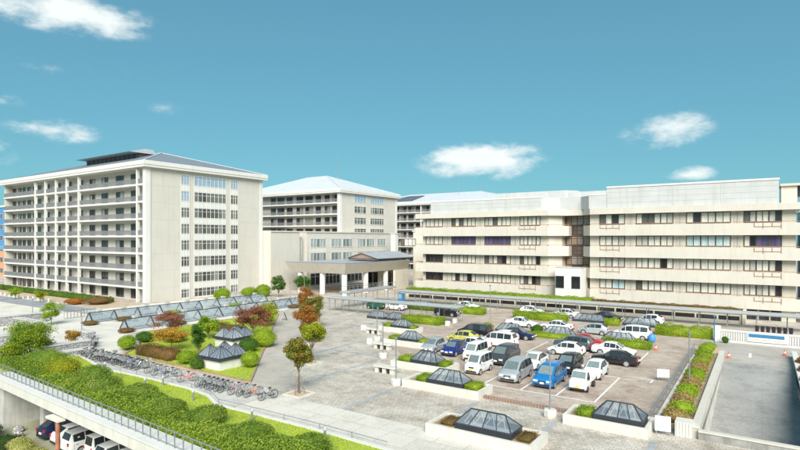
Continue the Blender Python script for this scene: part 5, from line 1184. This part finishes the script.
# ------------------------------------------------------------------ bicycles
def bike_proto(col):
    P = {}; r = .32
    wl = MB(); k = 22; 
    for i in range(k):
        a0, a1 = 2 * math.pi * i / k, 2 * math.pi * (i + 1) / k; wl.bar((0, r * math.cos(a0), r * math.sin(a0)), (0, r * math.cos(a1), r * math.sin(a1)), .03, .03)
    for i in range(8):
        a0 = math.pi * i / 8; wl.bar((0, (r - .02) * math.cos(a0), (r - .02) * math.sin(a0)), (0, -(r - .02) * math.cos(a0), -(r - .02) * math.sin(a0)), .008)
    P['wheel'] = wl
    f = MB(); hd, st_, bb, rr = (0, -.42, .88), (0, .12, .80), (0, .05, .30), (0, .52, .32)
    for a_, b_ in (((0, -.40, .74), bb), (bb, st_), (bb, rr), (st_, rr), ((0, -.36, .55), (0, .09, .52)), (hd, (0, -.53, .32))): f.tube([a_, b_], .026, 6)
    f.bar((.05, .05, .30), (.05, .52, .32), .02, .07); P['frame'] = f
    P['handlebar'] = MB().tube([(-.28, -.28, 1.0), (-.2, -.42, 1.02), (0, -.45, .98), (.2, -.42, 1.02), (.28, -.28, 1.0)], .016, 6).tube([(0, -.45, .98), hd], .018, 6)
    P['saddle'] = MB().prism([(-.03, -.0), (.03, -.0), (.10, .22), (-.10, .22)], .86, .93).tube([st_, (0, .13, .87)], .016, 6)
    bk = MB().wall([(-.18, -.78), (.18, -.78), (.18, -.50), (-.18, -.50), (-.18, -.78)], .012, .70, .95); bk.box(-.17, .17, -.77, -.51, .70, .715); P['basket'] = bk
    P['rack'] = MB().box(-.07, .07, .30, .72, .70, .73).tube([(0, .52, .32), (0, .55, .70)], .014, 5)
    mg = MB()
    for i in range(8):
        a0, a1 = math.pi * (.05 + i / 9), math.pi * (.05 + (i + 1) / 9); mg.bar((0, .52 + .36 * math.cos(a0), .32 + .36 * math.sin(a0)), (0, .52 + .36 * math.cos(a1), .32 + .36 * math.sin(a1)), .05, .012)
    P['mudguard'] = mg
    return P
BP = bike_proto(None)
def bicycle(x, y, rz, col, label, group=None, lean=None, basket=True):
    t = thing('bicycle', label, 'bicycle', (x, y, .014), R(rz), group); t.rotation_euler = (0, R(random.uniform(3, 7) if lean is None else lean), R(rz))
    obj('frame', cm_('frame|bike', BP['frame'], col, 40), t); obj('mudguard', cm_('mudguard|bike', BP['mudguard'], col), t)
    for yy in (-.53, .52): obj('wheel', cm_('wheel|bike', BP['wheel'], 'black_rubber'), t, (0, yy, .335))
    obj('handlebar', cm_('handlebar|bike', BP['handlebar'], 'steel', 40), t); obj('saddle', cm_('saddle|bike', BP['saddle'], 'black_rubber'), t); obj('rear_rack', cm_('rear_rack|bike', BP['rack'], 'steel'), t)
    if basket and random.random() < .6: obj('basket', cm_('basket|bike', BP['basket'], 'basket_wire'), t)
cols = ['bike_silver', 'bike_black', 'bike_silver', 'bike_blue', 'bike_white', 'bike_black', 'bike_silver']
nb = 22
for i in range(nb):
    px = 86 + (143 - 86) * i / (nb - 1); y = 28.8 + random.uniform(-.25, .25); bicycle(gx(px, y), y, random.choice((8, -12, 0, 172, 186)) + random.uniform(-8, 8), cols[i % 7], 'bicycle in the crowded row parked beside the stone wall', 'crowded bicycle row')
for i, px in enumerate((203, 207.5, 212, 216, 221, 226)):
    bicycle(gx(px, 28.5), 28.5, random.uniform(-14, 8), ['bike_silver', 'bike_black', 'bike_silver', 'bike_blue', 'bike_black', 'bike_silver'][i], 'bicycle in the small cluster beside the soil edge of the lawn', 'small bicycle cluster')
bicycle(gx(152, 28.7), 28.7, 6, 'bike_silver', 'silver bicycle just past the end of the crowded row')
bicycle(gx(160, 28.6), 28.6, -10, 'bike_blue', 'blue bicycle between the crowded row and the dark lone bicycle')
bicycle(gx(171, 28.6), 28.6, -20, 'bike_black', 'dark bicycle with a wire basket standing alone on the bicycle path')
bicycle(gx(187, 28.5), 28.5, -30, 'bike_red', 'bright red bicycle standing alone on the bicycle path')
bicycle(gx(237, 28.6), 28.6, -10, 'bike_pink', 'pink bicycle next to the small bicycle cluster')
bicycle(gx(245, 28.7), 28.7, -5, 'bike_white', 'white bicycle between the pink and the orange bicycle')
bicycle(gx(253, 28.8), 28.8, -14, 'bike_orange', 'orange bicycle next to the white bicycle')
bicycle(gx(268, 28.9), 28.9, -16, 'bike_black', 'black bicycle at the corner where the pale walkway begins')
bicycle(gx(138, 33.8), 33.8, 40, 'bike_silver', 'silver bicycle left beside the garden hedge and the glass ridge')
for i in range(5): bicycle(-64.2 - .62 * i * .8, 31.6 + .3 * i, 80 + random.uniform(-10, 10), cols[i], 'bicycle parked on the terrace behind the stone wall', 'bicycles on the terrace')
# thin bicycle rail along the path edge
t = thing('path_rail', 'thin low wire rail along the kerb of the bicycle path', 'railing', (0, 0, 0)); rl = MB()
pts = [(x, y + .33, .42) for x, y in EDGE[1:-1]]; rl.tube(pts, .022, 6); rl.build('wire', 'lamp_pole', t)
for (x0, y0), (x1, y1) in zip(EDGE[1:-1], EDGE[2:-1]):
    k = max(1, int((x1 - x0) / 2.2))
    for i in range(k): MB().lathe([(.03, 0), (.03, .44)], (x0 + (x1 - x0) * i / k, y0 + (y1 - y0) * i / k + .33, .0), 6).build('post', 'lamp_pole', t)
for px, py in ((105, 371), (145, 388), (163, 386), (193, 401), (252, 421), (325, 441)):
    p = G(px, py); t = thing('garden_light', 'short grey bollard light standing in the grass strip', 'bollard light', (p[0], p[1], .02), 0, 'bollard lights in the grass strip'); MB().lathe([(.08, 0), (.08, .62), (.05, .64)], n=10).build('post', 'lamp_pole', t); MB().lathe([(.095, .641), (.11, .70), (.095, .82), (.02, .86)], n=10).build('lamp_head', 'frame_grey', t)

# ------------------------------------------------------------------ lamps, benches, cones, boxes, scooters, signs
def lamp(label, x, y, h, pot=True, base=0., blue=False):
    t = thing('lamp_post', label, 'lamp post', (x, y, base))
    b0 = .0
    if pot: MB().lathe([(.42, 0), (.46, .12), (.46, .5), (.40, .56)], n=8).build('base_block', 'planter_concrete', t); b0 = .561
    MB().lathe([(.055, b0), (.05, h)], n=10).build('pole', 'blue_sheet' if blue else 'lamp_pole', t, smooth=40); MB().lathe([(.05, h + .001), (.16, h + .05), (.17, h + .13), (.06, h + .2)], n=12).build('lamp_head', 'lamp_pole', t, smooth=40)
lamp('lamp post on a white base block beside the nearest bench', *G(396, 385), 3.9)
lamp('lamp post on a white base block at the second bench', *G(383, 358), 3.6)
lamp('lamp post on a white base block on the brick kerb of the lot', *G(550, 417), 4.5)
lamp('tall thin lamp post in the lane before the black minivan', -34.8, 76.5, 5.2, False)
lamp('slim lamp post in the planter strip beside the ramp', -5.0, 50.3, 4.3, False, .3)
lamp('blue painted post at the head of the ramp wall', -4.5, 70.6, 3.7, False, 0, True)
lamp('terrace lamp standing on the square stone pedestal', -72.0, 34.1, 2.5, False, .93)
lamp('lamp post behind the terrace stone wall', -91.6, 36.3, 3.3, False)
lamp('lamp post between the glass ridges near the garden tip', -77.0, 70.6, 3.8, False)
lamp('lamp post beyond the glass ridges before the blank wall', -77.0, 75.5, 3.8, False)
lamp('lamp post beside the entrance canopy planting', -79.5, 82.0, 4.2, False)
lamp('thin lamp post on the plaza beside the third bench', *G(377, 341), 3.4)
def bench(label, x, y, rz, L=2.6):
    t = thing('bench', label, 'bench', (x, y, 0), R(rz)); pts = [(-L / 2, -.3), (-L / 2 + .2, -.45), (L / 2 - .2, -.45), (L / 2, -.3), (L / 2, .3), (L / 2 - .2, .45), (-L / 2 + .2, .45), (-L / 2, .3)]
    MB().prism(pts, .52, .64).build('seat_slab', 'planter_concrete', t)
    for k in range(3): MB().box(-L / 2 + .25 + k * (L - .9) / 2, -L / 2 + .65 + k * (L - .9) / 2, -.3, .3, 0, .518).build('leg', 'planter_concrete', t)
    for k in range(2): MB().box(-L / 2 + .75 + k * (L - .9) / 2, -L / 2 + 1.0 + k * (L - .9) / 2, -.25, .25, 0, .515).build('brace_or_dark_gap', 'black_plastic', t)  # black blocks put in for the shade in the gaps between legs
bench('pale stone bench with leg gaps filled black beside the planter with the indigo hatchback', -29.2, 40.9, 0)
bench('pale stone bench with leg gaps filled black beside the planter with the silver hatchback', -35.8, 49.6, 0)
bench('pale stone bench with leg gaps filled black beside the planter before the clipped hedge', -42.6, 57.0, 0)
def seat_cube(label, x, y):
    t = thing('seat_cube', label, 'block seat', (x, y, 0)); MB().prism([(-.3, -.22), (-.22, -.3), (.22, -.3), (.3, -.22), (.3, .22), (.22, .3), (-.22, .3), (-.3, .22)], 0, .6).build('block', 'white_wall', t); MB().box(-.22, .22, -.22, .22, .6, .64).build('lid', 'white_trim', t)
seat_cube('white cube planter at the outer end of the middle bench', -38.9, 51.2); seat_cube('white cube planter at the inner end of the middle bench', -37.2, 50.2)
seat_cube('white cube planter at the outer end of the far bench', -45.6, 58.6); seat_cube('white cube planter at the inner end of the far bench', -44.2, 57.6)
seat_cube('white box standing at the end of the long clipped hedge', -37.7, 68.2); seat_cube('white box beside the black off-roader', -38.0, 71.0)
def cone(label, x, y):
    t = thing('traffic_cone', label, 'traffic cone', (x, y, .02)); MB().box(-.2, .2, -.2, .2, 0, .04).build('base', 'cone_orange', t); MB().lathe([(.15, .041), (.035, .68)], n=12).build('cone', 'cone_orange', t, smooth=40); MB().lathe([(.112, .28), (.087, .42)], n=12).build('band', 'sign_white', t, smooth=40)
cone('orange traffic cone at the end of the clipped hedge by the coupe', -9.9, 66.0); cone('red traffic cone at the head of the ramp beside the wall', -2.9, 65.9); cone('orange traffic cone on the lane near the red shrubs', 2.0, 70.6)
t = thing('lot_sign', 'small white sign board at the guard rail of the parking lot', 'sign', (-7.2, 52.0, 0), R(25)); MB().box(-.5, .5, 0, .04, .35, 1.05).build('panel', 'sign_white', t)
for x in (-.4, .4): MB().box(x - .02, x + .02, .041, .08, 0, 1.0).build('leg', 'steel', t)
p = G(284, 320); t = thing('sandwich_board', 'folding sign board, one side black and one white, on the garden path', 'sign', (p[0], p[1], 0), R(-50))
for s_, mt in ((1, 'board_black'), (-1, 'sign_white')): MB().add([(-.4, s_ * .45, .0), (.4, s_ * .45, .0), (.4, s_ * .03, 1.2), (-.4, s_ * .03, 1.2), (-.4, s_ * .41, .0), (.4, s_ * .41, .0), (.4, s_ * -.0 + s_ * .005, 1.2), (-.4, s_ * .005, 1.2)], [(0, 1, 2, 3), (7, 6, 5, 4), (0, 4, 5, 1), (1, 5, 6, 2), (2, 6, 7, 3), (3, 7, 4, 0)]).build('panel', mt, t)
t = thing('vending_machine', 'blue vending machine at the end of the podium walkway', 'vending machine', (-58.9, 87.4, 0)); MB().box(-.6, .6, 0, .75, 0, 1.85).build('cabinet', 'blue_sheet', t); MB().box(-.5, .3, -.02, 0, .8, 1.7).build('display', 'glass_low', t)
for i in range(7):
    t = thing('motor_scooter', 'dark motor scooter in the row behind the white balustrade', 'scooter', (-.6 + i * .62, 85.6, 0), R(random.uniform(-8, 8)), 'parked motor scooters')
    MB().prism([(-.16, -.2), (.16, -.2), (.2, .7), (-.2, .7)], .32, .68).build('body', 'moto_dark', t); MB().prism([(-.2, -.62), (.2, -.62), (.16, -.42), (-.16, -.42)], .35, 1.05).build('front_shield', 'moto_dark', t); MB().box(-.15, .15, -.42, -.2, .28, .36).build('footboard', 'black_plastic', t)
    MB().prism([(-.14, .0), (.14, .0), (.15, .68), (-.15, .68)], .681, .78).build('seat', 'black_rubber', t); MB().tube([(-.32, -.42, 1.08), (0, -.52, 1.06), (.32, -.42, 1.08)], .025, 6).build('handlebar', 'black_plastic', t)
    for y in (-.62, .55): MB().lathe([(.12, -.05), (.22, -.05), (.22, .05), (.12, .05)], (0, y, .222), 14, 'x').build('wheel', 'black_rubber', t)
# brick kerb along the front of the parking lot, one brick each
t = thing('brick_kerb', 'brown brick kerb along the front edge of the parking lot', 'kerb', (-18.1, 38.55, 0)); bm_ = MB().box(0, .19, 0, .22, 0, .27).mesh('brick', 'brick_walk')
for k in range(30):
    o = obj('brick', bm_, t, (k * .228, random.uniform(-.01, .01), random.uniform(-.012, 0)))
